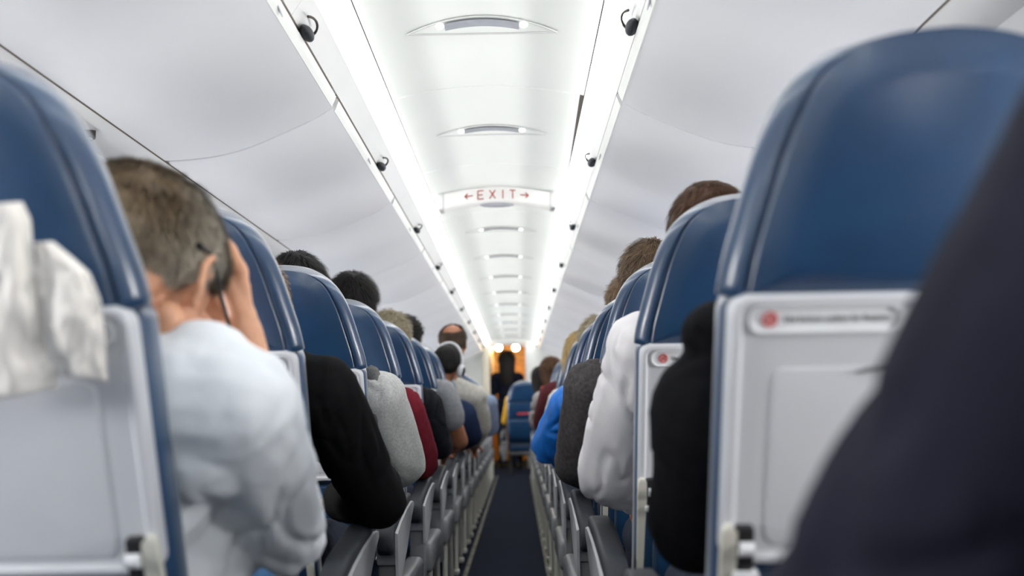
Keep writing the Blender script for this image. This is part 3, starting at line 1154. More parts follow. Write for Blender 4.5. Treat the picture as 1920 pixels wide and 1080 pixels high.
def make_hair(parent, c, R, hs, style='short', c1=(0.02, 0.015, 0.012), c2=(0.05, 0.04, 0.03), n=3000, wid=0.0014, length=0.03,
              thick=0.008, tint=None, bald=0.0, messy=0.25, long_n=0, long_len=0.25, curl=0.0, part_of='hair', nape=0.0):
    Rm = np.array(R)

    def hairline_z(y):
        return globals()['hairline_z'](y) + nape * np.clip((-y - 0.01) / 0.03, 0, 1)
    c = np.array(c)
    crown = np.array((0.01, -0.045, 0.10)); crown /= np.linalg.norm(crown)
    c1, c2 = np.array(c1), np.array(c2)

    def covered(nv_, p, slack=0.0):
        ok = p[:, 2] > hairline_z(p[:, 1]) - slack
        if bald:
            b = np.array((0, -0.62, 0.80)); b /= np.linalg.norm(b)
            ang = np.degrees(np.arccos(np.clip((nv_ * b).sum(1), -1, 1)))
            ok &= ang > bald
        return ok
    V, F, C = [], [], []
    # scalp layer
    nu, nvv = 56, 36
    th = np.linspace(0.02, math.pi * 0.86, nvv)
    ph = np.linspace(0, 2 * math.pi, nu, endpoint=False)
    T_, P_ = np.meshgrid(th, ph, indexing='ij')
    d = np.stack([np.sin(T_) * np.cos(P_), np.sin(T_) * np.sin(P_), np.cos(T_)], -1).reshape(-1, 3)
    r = head_radius(d)
    base = HC + d * r[:, None]
    marg = np.clip((base[:, 2] - hairline_z(base[:, 1])) / 0.035, 0, 1)
    lump = (vnoise(d * 7 + 3) - 0.5) * thick * 0.9
    pts = HC + d * (r + 0.0015 + thick * marg ** 0.7 + lump * marg)[:, None]
    cov = covered(d, base, 0.004)
    for i in range(nvv - 1):
        for j in range(nu):
            q = (i * nu + j, i * nu + (j + 1) % nu, (i + 1) * nu + (j + 1) % nu, (i + 1) * nu + j)
            if all(cov[x] for x in q):
                F.append((q[3], q[2], q[1], q[0]))
    V.append(pts)
    mixv = vnoise(d * 14)[:, None]
    C.append(c1 * (1 - mixv) + c2 * mixv if tint is None else tint(base, mixv))
    off = len(pts)
    # strands
    nd = rng.normal(size=(n * 3, 3)); nd /= np.linalg.norm(nd, axis=1)[:, None]
    rr = head_radius(nd)
    bp_ = HC + nd * rr[:, None]
    ok = covered(nd, bp_, 0.006)
    nd, rr, bp_ = nd[ok][:n], rr[ok][:n], bp_[ok][:n]
    m = len(nd)
    mg = np.clip((bp_[:, 2] - hairline_z(bp_[:, 1])) / 0.035, 0, 1)
    flow = nd - crown * (nd @ crown)[:, None]
    flow /= np.maximum(np.linalg.norm(flow, axis=1), 1e-4)[:, None]
    flow = flow + np.array((0, 0.25, -0.35)) + messy * (vnoise(nd * 5 + 9)[:, None] - 0.5) * 3 * np.roll(nd, 1, axis=1) + messy * rng.normal(size=(m, 3)) * 0.6
    flow -= nd * (flow * nd).sum(1)[:, None]
    flow /= np.maximum(np.linalg.norm(flow, axis=1), 1e-4)[:, None]
    L = length * (0.55 + 0.6 * rng.random(m)) * (0.45 + 0.55 * mg)
    lumps = (vnoise(nd * 7 + 3) - 0.5) * thick * 0.9
    p0 = HC + nd * (rr + 0.0005 + thick * 0.75 * mg ** 0.7 + lumps * mg)[:, None]
    lift = (0.08 + messy * rng.random(m))[:, None]
    p1 = p0 + (flow * 0.5 + nd * lift * 0.6) * L[:, None]
    p2 = p0 + (flow * 1.0 + nd * (lift * 0.55 - 0.05)) * L[:, None]
    side = np.cross(nd, flow)
    w_ = wid * (0.7 + 0.6 * rng.random(m))[:, None]
    st = np.stack([p0 - side * w_, p0 + side * w_, p1 - side * w_ * 0.8, p1 + side * w_ * 0.8, p2], 1).reshape(-1, 3)
    V.append(st)
    mv = rng.random((m, 1))
    colr = (c1 * (1 - mv) + c2 * mv) if tint is None else tint(bp_, mv)
    C.append(np.repeat(colr, 5, axis=0))
    b5 = off + 5 * np.arange(m)
    F += [(b, b + 1, b + 3, b + 2) for b in b5] + [(b + 2, b + 3, b + 4) for b in b5]
    off += 5 * m
    if long_n:
        nd = rng.normal(size=(long_n * 6, 3)); nd /= np.linalg.norm(nd, axis=1)[:, None]
        bp_ = HC + nd * head_radius(nd)[:, None]
        ok = covered(nd, bp_) & (nd[:, 1] < 0.35) & (nd[:, 2] < 0.75)
        nd, bp_ = nd[ok][:long_n], bp_[ok][:long_n]
        m = len(nd)
        S = 9
        hd = nd.copy(); hd[:, 2] *= 0.2
        hd /= np.maximum(np.linalg.norm(hd, axis=1), 1e-4)[:, None]
        Ls = long_len * (0.6 + 0.5 * rng.random(m))
        ph0 = rng.random((m, 3)) * 6.28
        pp = []
        for s in np.linspace(0, 1, S):
            q = bp_ + hd * (0.012 + 0.022 * math.sin(min(1, s * 2.2) * 1.57))[..., None] if False else bp_ + hd * (0.012 + 0.020 * math.sin(min(1, s * 2.2) * 1.57))
            q = q.copy()
            q[:, 2] -= Ls * s
            if curl:
                q += curl * s * np.sin(ph0 + s * 16 + np.arange(3))
            q[:, :2] += hd[:, :2] * (-0.012 * s * s)
            pp.append(q)
        side = np.cross(hd, np.array((0, 0, 1.0)))
        w_ = wid * 1.3
        rows = np.stack([x for q_i, q in enumerate(pp) for x in (q - side * w_ * (1 - 0.6 * q_i / S), q + side * w_ * (1 - 0.6 * q_i / S))], 1)
        V.append(rows.reshape(-1, 3))
        mv = rng.random((m, 1))
        C.append(np.repeat((c1 * (1 - mv) + c2 * mv), 2 * S, axis=0))
        for b in off + 2 * S * np.arange(m):
            F += [(b + 2 * s, b + 2 * s + 1, b + 2 * s + 3, b + 2 * s + 2) for s in range(S - 1)]
        off += 2 * S * m
    V = np.concatenate(V)
    C = np.clip(np.concatenate(C), 0, 1)
    V = c + (V * hs) @ Rm.T
    me = bpy.data.meshes.new('hair')
    me.from_pydata(V.tolist(), [], F)
    me.update()
    ca = me.color_attributes.new('Col', 'FLOAT_COLOR', 'POINT')
    ca.data.foreach_set('color', np.c_[C, np.ones(len(C))].astype(np.float32).ravel())
    me.shade_smooth()
    me.materials.append(M['hair'])
    o = link(part_of, me, parent)
    return o


def spine_frame(H, N, sh):
    zax = (N - H).normalized()
    xax = (sh - zax * sh.dot(zax)).normalized()
    yax = zax.cross(xax)
    return Matrix((xax, yax, zax)).transposed()


def lerp(a, b, t):
    return a + (b - a) * t


def folds(amp, sc=(16, 16, 8), seed=0.0, fine=0.35):
    """soft lumps with narrow creases running through parts of the cloth"""
    def fn(p):
        q = p * np.array(sc) + seed
        q = q + (vnoise(p * 9 + seed * 3)[:, None] - 0.5) * 2.6
        a = vnoise(q)
        crease = np.exp(-((a - 0.5) / 0.10) ** 2)
        mask = np.clip((vnoise(p * 7 + seed * 2 + 11) - 0.30) / 0.35, 0, 1)
        lump = vnoise(q * 0.55 + 7) - 0.5
        b = vnoise(p * np.array((38, 38, 22)) + seed + 5)
        return amp * (1.5 * lump - 1.25 * crease * mask + fine * (b - 0.5))
    return fn


def person(label, a, k, Sa=None, Ea=None, Wa=None, head=None, yaw=0, pitch=8, roll=0, hs=0.95, skin='fair', top=None, sleeve='long',
           loose=0.012, hair=None, trousers='dark_trouser', voxel=0.011, fold=0.006, hand=None, So=None, hip=None, extra=None, fold_sc=(16, 16, 8),
           arm_k=1.0, group=None, girth=1.0, hood=None):
    cx_, Y = SEATX[a], row_y(k)
    H = Vector(hip) if hip else Vector((cx_, Y + 0.375, 0.545))
    Sa = Vector(Sa) if Sa else Vector((cx_ + a * 0.175, Y + 0.235, 0.985))
    So = Vector(So) if So else Vector((cx_ - a * 0.165, Y + 0.235, max(0.95, Sa.z)))
    Ea = Vector(Ea) if Ea else Vector((cx_ + a * 0.235, Y + 0.36, 0.70))
    Wa = Vector(Wa) if Wa else Vector((cx_ + a * 0.12, Y + 0.58, 0.655))
    Eo = So + Vector((-a * 0.03, 0.11, -0.29))
    Wo = Vector((H.x - a * 0.03, H.y + 0.19, 0.66))
    N = (Sa + So) / 2 + Vector((0, 0.0, 0.035))
    hc = Vector(head) if head else N + Vector((0, 0.02, 0.185))
    R = head_rot(yaw, pitch, roll)
    Rs = spine_frame(H, N, (Sa - So) * a)
    # the base of the thing is where it sits
    root = empty('person', (H.x, H.y, 0.45))
    L0 = Vector(root.location)

    def torso(mb, g):
        mb.ell(lerp(H, N, 0.04), (0.165 * girth + g, 0.115 + g, 0.11 + g), Rs, 20, 14)
        mb.ell(lerp(H, N, 0.33), (0.150 * girth + g, 0.110 + g, 0.16 + g), Rs, 20, 14)
        mb.ell(lerp(H, N, 0.68), (0.160 * girth + g, 0.108 + g, 0.17 + g), Rs, 20, 14)
        mb.capsule(So, Sa, 0.060 + g, 0.060 + g)
        for S in (So, Sa):
            mb.capsule(lerp(S, N, 0.25) + Vector((0, 0, 0.01)), N + Vector((0, 0, 0.02)), 0.048 + g, 0.042 + g)

    def arms(mb, g, upto):
        for S, E, W in ((Sa, Ea, Wa), (So, Eo, Wo)):
            ku = arm_k if S is Sa else 1.0
            if upto == 'short':
                mb.capsule(S, lerp(S, E, 0.52), 0.060 * ku + g, 0.058 * ku + g)
            else:
                mb.capsule(S, E, 0.058 * ku + g, 0.047 * ku + g)
                if upto == 'all':
                    mb.capsule(E, W, 0.044, 0.028)
                elif upto == 'long':
                    mb.capsule(E, lerp(E, W, 0.88), 0.045 * ku + g, 0.032 * ku + g)
                elif upto == 'rolled':
                    mb.capsule(E, lerp(E, W, 0.30), 0.046 * ku + g, 0.043 * ku + g)

    mb = MB()
    torso(mb, -0.004)
    arms(mb, -0.004, 'all')
    mb.capsule(N - Vector((0, 0, 0.02)), Vector(hc) + R @ Vector((0, -0.022, -0.055)), 0.055, 0.051)
    add_head(mb, hc, R, hs, voxel < 0.008)
    hd = hand or {}
    add_hand(mb, Wa, hd.get('fwd', (Wa - Ea).normalized() + Vector((0, 0, -0.15))), hd.get('n', (0, 0, -1)), hd.get('thumb', -a), hd.get('curl', 28), hd.get('size', 1.0))
    add_hand(mb, Wo, (Wo - Eo).normalized() + Vector((0, 0, -0.15)), (0, 0, -1), a, 28)
    legs = []
    for s in (-1, 1):
        h0 = H + Vector((s * 0.085, 0.03, -0.02))
        kn = Vector((H.x + s * 0.115, H.y + 0.42, 0.525))
        an = Vector((H.x + s * 0.11, H.y + 0.36, 0.10))
        legs.append((h0, kn, an))
        mb.capsule(h0, kn, 0.080, 0.052)
        mb.capsule(kn, an, 0.050, 0.036)
        mb.capsule(an + Vector((0, -0.03, -0.05)), an + Vector((0, 0.14, -0.06)), 0.032, 0.026)
    mb.v = [tuple(Vector(v) - L0) for v in mb.v]
    me = remeshed(mb, voxel * (0.72 if voxel < 0.008 else 0.9), 2, SKIN[skin], 'body')
    link('body', me, root)
    # shirt, jacket or sweater
    mb = MB()
    torso(mb, loose)
    arms(mb, loose, sleeve)
    if hood:
        for c_, r_ in hood:
            mb.ell(Vector(c_), r_)
    if extra:
        extra(mb)
    mb.v = [tuple(Vector(v) - L0) for v in mb.v]
    me = remeshed(mb, voxel, 3, top, 'top')
    displace(me, folds(fold, fold_sc, k * 1.7 + a))
    tp = link('top', me, root)
    # trousers and shoes
    mb = MB()
    mb.ell(H + Vector((0, 0, -0.01)), (0.175, 0.13, 0.085), None, 20, 14)
    for h0, kn, an in legs:
        mb.capsule(h0, kn, 0.092, 0.066)
        mb.capsule(kn, an, 0.064, 0.052)
    mb.v = [tuple(Vector(v) - L0) for v in mb.v]
    me = remeshed(mb, max(voxel * 1.3, 0.012), 3, M[trousers], 'trousers')
    displace(me, folds(0.005, (14, 8, 14), k + 2.0))
    link('trousers', me, root)
    for h0, kn, an in legs:
        mb = MB()
        mb.capsule(an + Vector((0, -0.03, -0.052)), an + Vector((0, 0.15, -0.062)), 0.040, 0.034)
        mb.v = [tuple(Vector(v) - L0) for v in mb.v]
        link('shoe', remeshed(mb, 0.012, 1, M['shoe'], 'shoe'), root)
    # eyes
    for s in (-1, 1):
        mb = MB().ell(Vector(hc) + R @ (Vector((s * 0.031, 0.083, -0.002)) * hs) - L0, (0.0125 * hs,) * 3)
        link('eye', mb.mesh('eye', M['eye']), root)
    if hair:
        make_hair(root, Vector(hc) - L0, R, hs, **hair)
    tag(root, label, 'person', group)
    return dict(root=root, hc=hc, R=R, N=N, L0=L0, hs=hs)


def tint_grey_brown(p, m):
    """brown-grey on top, silver at the temples and sides"""
    t = np.clip((np.abs(p[:, 0]) - 0.030) / 0.04, 0, 1)[:, None] * np.clip((p[:, 1] + 0.075) / 0.05, 0, 1)[:, None]
    t = np.clip(t + 0.25 * np.clip((0.045 - p[:, 2]) / 0.06, 0, 1)[:, None], 0, 1)
    cl = vnoise(p * np.array((75, 75, 45)) + 2)[:, None]
    brown = np.array((0.115, 0.078, 0.043)) * (0.25 + 0.6 * m + 0.9 * cl)
    silver = np.array((0.42, 0.38, 0.31)) * (0.35 + 0.5 * m + 0.6 * cl)
    return brown * (1 - t) + silver * t


BLACK_HAIR = dict(c1=(0.004, 0.004, 0.005), c2=(0.018, 0.014, 0.013))
BROWN_HAIR = dict(c1=(0.045, 0.020, 0.010), c2=(0.15, 0.075, 0.038))
LBROWN_HAIR = dict(c1=(0.10, 0.062, 0.035), c2=(0.27, 0.18, 0.11))
BLOND_HAIR = dict(c1=(0.30, 0.20, 0.08), c2=(0.55, 0.40, 0.18))
GREYBLOND = dict(c1=(0.16, 0.13, 0.08), c2=(0.48, 0.42, 0.30))

# man in the light blue shirt, head bowed on his hand
HS1 = 1.16
R1h = head_rot(10, 37, 0)
ear = P(378, 522, 1.262)
hc1 = ear - R1h @ (Vector((0.084, -0.012, -0.004)) * HS1)
shirt_blue = check_mat('pale_blue_check', (0.73, 0.775, 0.83), (0.83, 0.86, 0.89), 140)
S1, E1, W1 = P(448, 765, 1.235), P(538, 1000, 1.44), P(455, 618, 1.430)


def p1_extra(mb):
    # fuller upper back and shoulder slope of the bowed man
    mb.ell(P(372, 775, 1.255), (0.09, 0.075, 0.12))
    mb.capsule(P(330, 690, 1.245), P(440, 728, 1.240), 0.048, 0.056)
    mb.capsule(P(345, 930, 1.36), P(365, 1060, 1.42), 0.085, 0.09)


p1 = person('man in a light blue checked shirt bowing his head onto his hand', 1, 1, Sa=S1, Ea=E1, Wa=W1, head=hc1, yaw=10, pitch=37, roll=0,
            hs=HS1, skin='pink', top=shirt_blue, sleeve='rolled', loose=0.017, trousers='denim', voxel=0.0065, fold=0.009,
            fold_sc=(17, 17, 9), So=(-0.71, 1.265, 0.895), hip=(-0.60, 1.435, 0.545), arm_k=1.0, extra=p1_extra,
            hand=dict(fwd=P(362, 520, 1.442) - W1, n=(-0.1, -1.0, 0.0), thumb=1, curl=12, size=1.05),
            hair=dict(n=11000, wid=0.0010, length=0.030, thick=0.011, tint=tint_grey_brown, messy=0.22, nape=0.022))
L0 = p1['L0']
# shirt collar round the bowed neck
Nn = p1['N']
nk0, nk1 = Nn + Vector((0, -0.01, 0.02)), Vector(hc1) + R1h @ Vector((0, -0.022, -0.055))
ax = (nk1 - nk0).normalized()
ux = ax.orthogonal().normalized(); vx = ax.cross(ux)
rings = []
for h_, r_ in ((0.0, 0.074), (0.018, 0.067), (0.034, 0.065), (0.036, 0.068), (0.018, 0.072), (0.0, 0.082)):
    rings.append([nk0 + ax * h_ + ux * (r_ * math.cos(t)) + vx * (r_ * math.sin(t)) - L0 for t in np.linspace(0, 2 * math.pi, 32, endpoint=False)])
link('collar', MB().loft(rings, False, False).mesh('collar', shirt_blue), p1['root'])
# his glasses
g = empty('eyeglasses', hc1)
def hw(p):
    return R1h @ (Vector(p) * HS1)
for s in (-1, 1):
    ring = [hw((s * 0.034 + 0.027 * math.cos(t), 0.103 - 0.008 * abs(math.cos(t)), -0.006 + 0.020 * math.sin(t))) for t in np.linspace(0, 2 * math.pi, 24, endpoint=False)]
    link('rim', MB().tube(ring, 0.0026, 6, closed=True).mesh('rim', M['black']), g)
    tp_ = [hw(p) for p in ((s * 0.061, 0.100, 0.002), (s * 0.076, 0.085, 0.006), (s * 0.083, 0.03, 0.014), (s * 0.089, 0.0, 0.022), (s * 0.091, -0.026, 0.022), (s * 0.090, -0.045, 0.012))]
    link('temple', MB().tube(tp_, [0.0025, 0.0028, 0.003, 0.0035, 0.0045, 0.005], 6).mesh('temple', M['black']), g)
link('bridge', MB().tube([hw((-0.008, 0.105, 0.0)), hw((0, 0.109, 0.004)), hw((0.008, 0.105, 0.0))], 0.0022, 6).mesh('bridge', M['black']), g)
tag(g, 'black framed eyeglasses worn by the man in the blue shirt', 'eyeglasses')
# packet on his lap
p = P(408, 1046, 1.54)
g = empty('snack_packet', (p.x, p.y, p.z - 0.03))
link('packet', MB().box((0, 0, 0.035), (0.05, 0.012, 0.075), 0.004).mesh('packet', M['white_ink']), g)
link('stripe', MB().add([(-0.025, -0.0065, 0.0), (0.006, -0.0065, 0.0), (-0.006, -0.0065, 0.058), (-0.025, -0.0065, 0.03)], [(0, 1, 2, 3)]).mesh('stripe', M['red_ink']), g)
tag(g, 'small red and white packet on the lap of the man in blue', 'packet')

black_knit = fab('black_knit', (0.008, 0.008, 0.009), spec=0.08, bump=0.3)
S, E = P(603, 735, 2.10), P(708, 938, 2.26)
Wp = P(634, 938, 2.44)
person('passenger in a black sweater with one elbow on the armrest', 1, 2, Sa=S, Ea=E, Wa=Wp, head=(-0.578, 2.12, 1.085), yaw=-5, pitch=10,
       top=black_knit, loose=0.020, voxel=0.008, fold=0.005, arm_k=1.04, skin='fair',
       hand=dict(fwd=P(585, 955, 2.50) - Wp, n=(-0.2, 0.3, -1), thumb=-1, curl=30),
       hair=dict(n=2500, length=0.04, thick=0.012, messy=0.5, long_n=900, long_len=0.20, curl=0.022, wid=0.0011,
                 c1=(0.12, 0.065, 0.025), c2=(0.40, 0.24, 0.10)))
grey_marl = fab('grey_marl', (0.50, 0.51, 0.50), vscale=160, var=0.16)
S, E = P(712, 745, 2.88), P(757, 872, 2.98)
pp = person('passenger in a pale grey sweatshirt with a hood, elbow over the armrest', 1, 3, Sa=S, Ea=E, Wa=P(690, 905, 3.2), head=(-0.632, 2.90, 1.205),
            yaw=4, pitch=4, top=grey_marl, trousers='denim', loose=0.022, voxel=0.009, fold=0.006, arm_k=1.02, skin='tan',
            hair=dict(n=5000, length=0.040, thick=0.012, messy=0.22, wid=0.0012, **BLACK_HAIR))
# darker grey vest over the sweatshirt's shoulder
vest = fab('grey_fleece', (0.13, 0.135, 0.135), vscale=120, var=0.2)
mb = MB()
mb.capsule(P(697, 700, 2.84), P(702, 770, 2.86), 0.024, 0.044)
mb.capsule(P(700, 770, 2.86), P(712, 870, 2.95), 0.046, 0.050)
mb.v = [tuple(Vector(v) - pp['L0']) for v in mb.v]
me = remeshed(mb, 0.009, 3, vest, 'vest')
displace(me, folds(0.003, (20, 20, 9), 3.3))
link('vest', me, pp['root'])
maroon = fab('maroon_wool', (0.15, 0.012, 0.022))
S, E = P(757, 765, 3.66), P(790, 866, 3.78)
person('black haired passenger with a maroon sleeve', 1, 4, Sa=S, Ea=E, Wa=P(740, 880, 4.0), head=(-0.60, 3.68, 1.255), yaw=6, pitch=2, top=maroon,
       loose=0.020, voxel=0.010, fold=0.006, skin='tan', arm_k=1.05,
       hair=dict(n=6000, length=0.050, thick=0.012, messy=0.28, wid=0.0012, **BLACK_HAIR))
black_tee = fab('black_cotton', (0.012, 0.013, 0.017))
person('grey blond passenger in a black T-shirt', 1, 5, Sa=P(800, 757, 4.45), Ea=P(826, 838, 4.58), Wa=P(790, 850, 4.8), head=(-0.572, 4.45, 1.195), hs=0.90, yaw=-35, pitch=6,
       top=black_tee, sleeve='long', loose=0.016, voxel=0.011, skin='pink', trousers='denim',
       hair=dict(n=3500, length=0.045, thick=0.013, messy=0.7, wid=0.0016, **GREYBLOND))
grey_tee = fab('grey_cotton', (0.25, 0.26, 0.275))
person('tanned passenger in a grey T-shirt', 1, 6, Sa=P(829, 737, 5.24), Ea=P(863, 828, 5.36), Wa=P(835, 848, 5.6), head=(-0.585, 5.25, 1.245), yaw=10,
       top=grey_tee, sleeve='short', loose=0.016, voxel=0.012, skin='tan', arm_k=1.05,
       hair=dict(n=2200, length=0.035, thick=0.013, messy=0.8, wid=0.002, curl=0.0, **BLACK_HAIR))
navy_top = fab('navy_cotton', (0.02, 0.035, 0.085))
p7 = person('black haired passenger in navy wearing white headphones', 1, 7, Sa=P(868, 775, 6.05), Ea=P(884, 815, 6.15), Wa=P(865, 832, 6.4), head=(-0.435, 6.05, 1.145),
            yaw=10, pitch=6, roll=14, top=navy_top, loose=0.024, voxel=0.013, skin='tan', hip=(-0.60, 6.17, 0.545), So=(-0.70, 6.05, 0.96),
            hair=dict(n=2200, length=0.03, thick=0.008, wid=0.002, **BLACK_HAIR))
g = empty('headphones', p7['hc'])
R7, h7 = p7['R'], p7['hs']
band = [R7 @ Vector((0.098 * math.cos(t), -0.005, 0.000 + 0.142 * math.sin(t))) for t in np.linspace(0.0, math.pi, 24)]
link('band', MB().tube(band, 0.0085, 8).mesh('band', M['panel_light']), g)
for s in (-1, 1):
    mb = MB().ell(R7 @ Vector((s * 0.098, 0, -0.012)), (0.024, 0.036, 0.042), R7)
    c_ = link('ear_cup', mb.mesh('ear_cup', M['panel_light']), g)
    mb = MB().ell(R7 @ Vector((s * 0.108, 0, -0.012)), (0.020, 0.026, 0.032), R7)
    link('cap', mb.mesh('cap', M['arm_dark']), c_)
tag(g, 'white over-ear headphones with grey cups on the black haired passenger', 'headphones')
cream = fab('cream_cotton', (0.56, 0.55, 0.50))
person('tall balding passenger in a cream shirt', 1, 8, Sa=P(893, 745, 6.84), Ea=P(903, 800, 6.95), Wa=P(890, 830, 7.2), head=(-0.437, 6.80, 1.325), yaw=6, pitch=10,
       hs=1.06, top=cream, loose=0.024, voxel=0.013, skin='tan', hip=(-0.58, 6.98, 0.56), So=(-0.66, 6.85, 1.06),
       hair=dict(n=1600, length=0.028, thick=0.012, wid=0.002, bald=38, c1=(0.02, 0.012, 0.008), c2=(0.07, 0.04, 0.025)))
pale_blue = fab('pale_blue', (0.28, 0.36, 0.52))
person('passenger in a pale blue top ahead of the balding man', 1, 9, Sa=P(916, 757, 7.65), Ea=P(922, 803, 7.75), top=pale_blue, loose=0.015, voxel=0.014, skin='tan',
       head=(-0.60, 7.66, 1.12), hair=dict(n=900, length=0.03, wid=0.003, **BROWN_HAIR))

# the other side of the aisle
navy_suit = fab('navy_suit', (0.009, 0.010, 0.020), vscale=20, var=0.2, spec=0.2)
person('passenger in a navy suit jacket leaning over the armrest', -1, 0, Sa=(0.352, 0.53, 0.985), Ea=(0.196, 0.60, 0.700), Wa=(0.32, 0.78, 0.66),
       So=(0.66, 0.52, 1.0), head=(0.50, 0.50, 1.21), yaw=0, pitch=5, top=navy_suit, loose=0.018, voxel=0.009, fold=0.011, fold_sc=(14, 14, 14), arm_k=1.15,
       hair=dict(n=2000, **BROWN_HAIR))
black_jacket = fab('black_jacket', (0.007, 0.007, 0.009), spec=0.1)
person('passenger in a black hooded jacket', -1, 1, Sa=P(1338, 770, 1.29), Ea=P(1308, 985, 1.42), Wa=(0.36, 1.66, 0.66), So=(0.60, 1.30, 0.95),
       head=(0.475, 1.30, 1.10), pitch=12, top=black_jacket, loose=0.018, voxel=0.009, fold=0.007, arm_k=1.1,
       hood=[(P(1352, 625, 1.28), (0.050, 0.06, 0.042)), (P(1400, 640, 1.28), (0.07, 0.07, 0.05))],
       hair=dict(n=1500, **BROWN_HAIR))
white_shirt = fab('white_shirt', (0.82, 0.80, 0.82), vscale=30, var=0.03, bump=0.3)
person('brown haired passenger in a white shirt', -1, 2, Sa=P(1206, 655, 2.09), Ea=P(1138, 890, 2.20), Wa=P(1215, 935, 2.42), So=(0.60, 2.09, 1.0),
       head=(0.404, 2.08, 1.200), yaw=0, pitch=6, top=white_shirt, loose=0.018, voxel=0.008, fold=0.0065, fold_sc=(20, 20, 8), arm_k=1.08,
       hip=(0.45, 2.23, 0.555), skin='tan',
       hair=dict(n=7000, length=0.030, thick=0.010, wid=0.0011, messy=0.14, c1=(0.030, 0.013, 0.007), c2=(0.11, 0.052, 0.026)))
charcoal = fab('charcoal_fleece', (0.072, 0.066, 0.068), vscale=90, var=0.25)
person('light brown haired passenger in a charcoal jacket', -1, 3, Sa=P(1108, 725, 2.88), Ea=P(1080, 868, 2.99), Wa=P(1130, 900, 3.2), head=(0.388, 2.87, 1.215),
       top=charcoal, loose=0.020, voxel=0.009, fold=0.008, fold_sc=(18, 18, 12), arm_k=1.05,
       hair=dict(n=6500, length=0.040, thick=0.012, messy=0.45, wid=0.0012, c1=(0.06, 0.037, 0.020), c2=(0.21, 0.14, 0.085)))
bright_blue = fab('bright_blue_nylon', (0.008, 0.165, 0.62), rough=0.5, vscale=12, var=0.12, bump=0.1, spec=0.4)
person('passenger in a bright blue jacket with the elbow out in the aisle', -1, 4, Sa=P(1072, 760, 3.68), Ea=P(1030, 838, 3.80), Wa=P(1090, 860, 4.0), head=(0.418, 3.66, 1.225),
       top=bright_blue, loose=0.024, voxel=0.010, fold=0.012, fold_sc=(14, 14, 10), arm_k=1.1,
       hair=dict(n=3600, length=0.035, thick=0.012, messy=0.6, wid=0.0014, **LBROWN_HAIR))
person('grey blond passenger in black beside the bright blue jacket', -1, 5, Sa=P(1075, 750, 4.46), Ea=P(1072, 820, 4.58), top=black_tee, loose=0.016, voxel=0.013,
       head=(0.365, 4.45, 1.150), hair=dict(n=2500, length=0.04, thick=0.012, messy=0.6, wid=0.002, **GREYBLOND))
white_top = fab('white_jersey', (0.62, 0.65, 0.68))
person('yellow blond passenger in a white top', -1, 6, Sa=P(1052, 752, 5.24), Ea=P(1036, 800, 5.36), top=white_top, loose=0.018, voxel=0.013,
       head=(0.335, 5.25, 1.150), hair=dict(n=1500, length=0.04, wid=0.003, long_n=300, long_len=0.18, **BLOND_HAIR))
dark_red = fab('dark_red', (0.11, 0.025, 0.03))
person('passenger in a dark red top leaning to the aisle', -1, 7, Sa=P(1034, 740, 6.05), Ea=P(1018, 795, 6.15), top=dark_red, loose=0.018, voxel=0.014,
       head=(0.35, 6.05, 1.10), hair=dict(n=1000, length=0.04, wid=0.003, **BLOND_HAIR))
puffy = fab('grey_puffer', (0.48, 0.46, 0.45))
person('passenger in a pale grey padded jacket far down the aisle', -1, 8, Sa=P(1022, 752, 6.85), Ea=P(1010, 790, 6.95), top=puffy, loose=0.030, voxel=0.014, fold=0.014,
       head=(0.40, 6.85, 1.10), hair=dict(n=900, wid=0.003, **BLACK_HAIR))
coral = fab('coral_cotton', (0.50, 0.10, 0.07))
person('brown haired passenger in a coral top leaning into the aisle', -1, 9, Sa=P(1030, 735, 7.64), Ea=P(1018, 775, 7.74), top=coral, loose=0.018, voxel=0.014,
       head=(0.262, 7.64, 1.150), yaw=-12, roll=-10, hair=dict(n=1200, length=0.05, wid=0.003, long_n=300, long_len=0.15, **BROWN_HAIR))
person('black haired passenger in black leaning out beyond the coral top', -1, 10, Sa=P(1020, 745, 8.4), Ea=P(1014, 785, 8.5), top=black_tee, voxel=0.015,
       head=(0.21, 8.43, 1.115), roll=-14, hair=dict(n=900, length=0.05, wid=0.004, long_n=300, long_len=0.2, **BLACK_HAIR))
# passengers further ahead, small and out of focus
FAR = [(1, 10, cream, 'tan', BROWN_HAIR, 'in cream'), (1, 11, navy_top, 'fair', BLACK_HAIR, 'in navy'), (-1, 11, grey_tee, 'fair', BROWN_HAIR, 'in grey'),
       (-1, 12, navy_top, 'fair', LBROWN_HAIR, 'in navy'), (1, 12, grey_tee, 'tan', BLACK_HAIR, 'in grey')]
for a, k, f_, sk, hr, wd in FAR:
    person('distant passenger %s, %s' % (wd, 'past the balding man' if a == 1 else 'past the coral top'), a, k, top=f_, skin=sk, voxel=0.017,
           hair=dict(n=500, wid=0.005, **hr), head=(SEATX[a], row_y(k) + 0.24, 1.12), group='distant seated passengers')
mustard = fab('mustard_wool', (0.55, 0.30, 0.03))
pm = person('passenger in mustard behind the wide seat with the red notice', -1, 15, Sa=(-0.12, 14.28, 1.02), So=(0.28, 14.28, 1.02), Ea=(-0.19, 14.38, 0.72), Wa=(-0.1, 14.6, 0.66),
            hip=(0.115, 14.40, 0.545), head=(0.06, 14.27, 1.17), top=mustard, voxel=0.017, hair=dict(n=500, wid=0.006, bald=45, **LBROWN_HAIR))


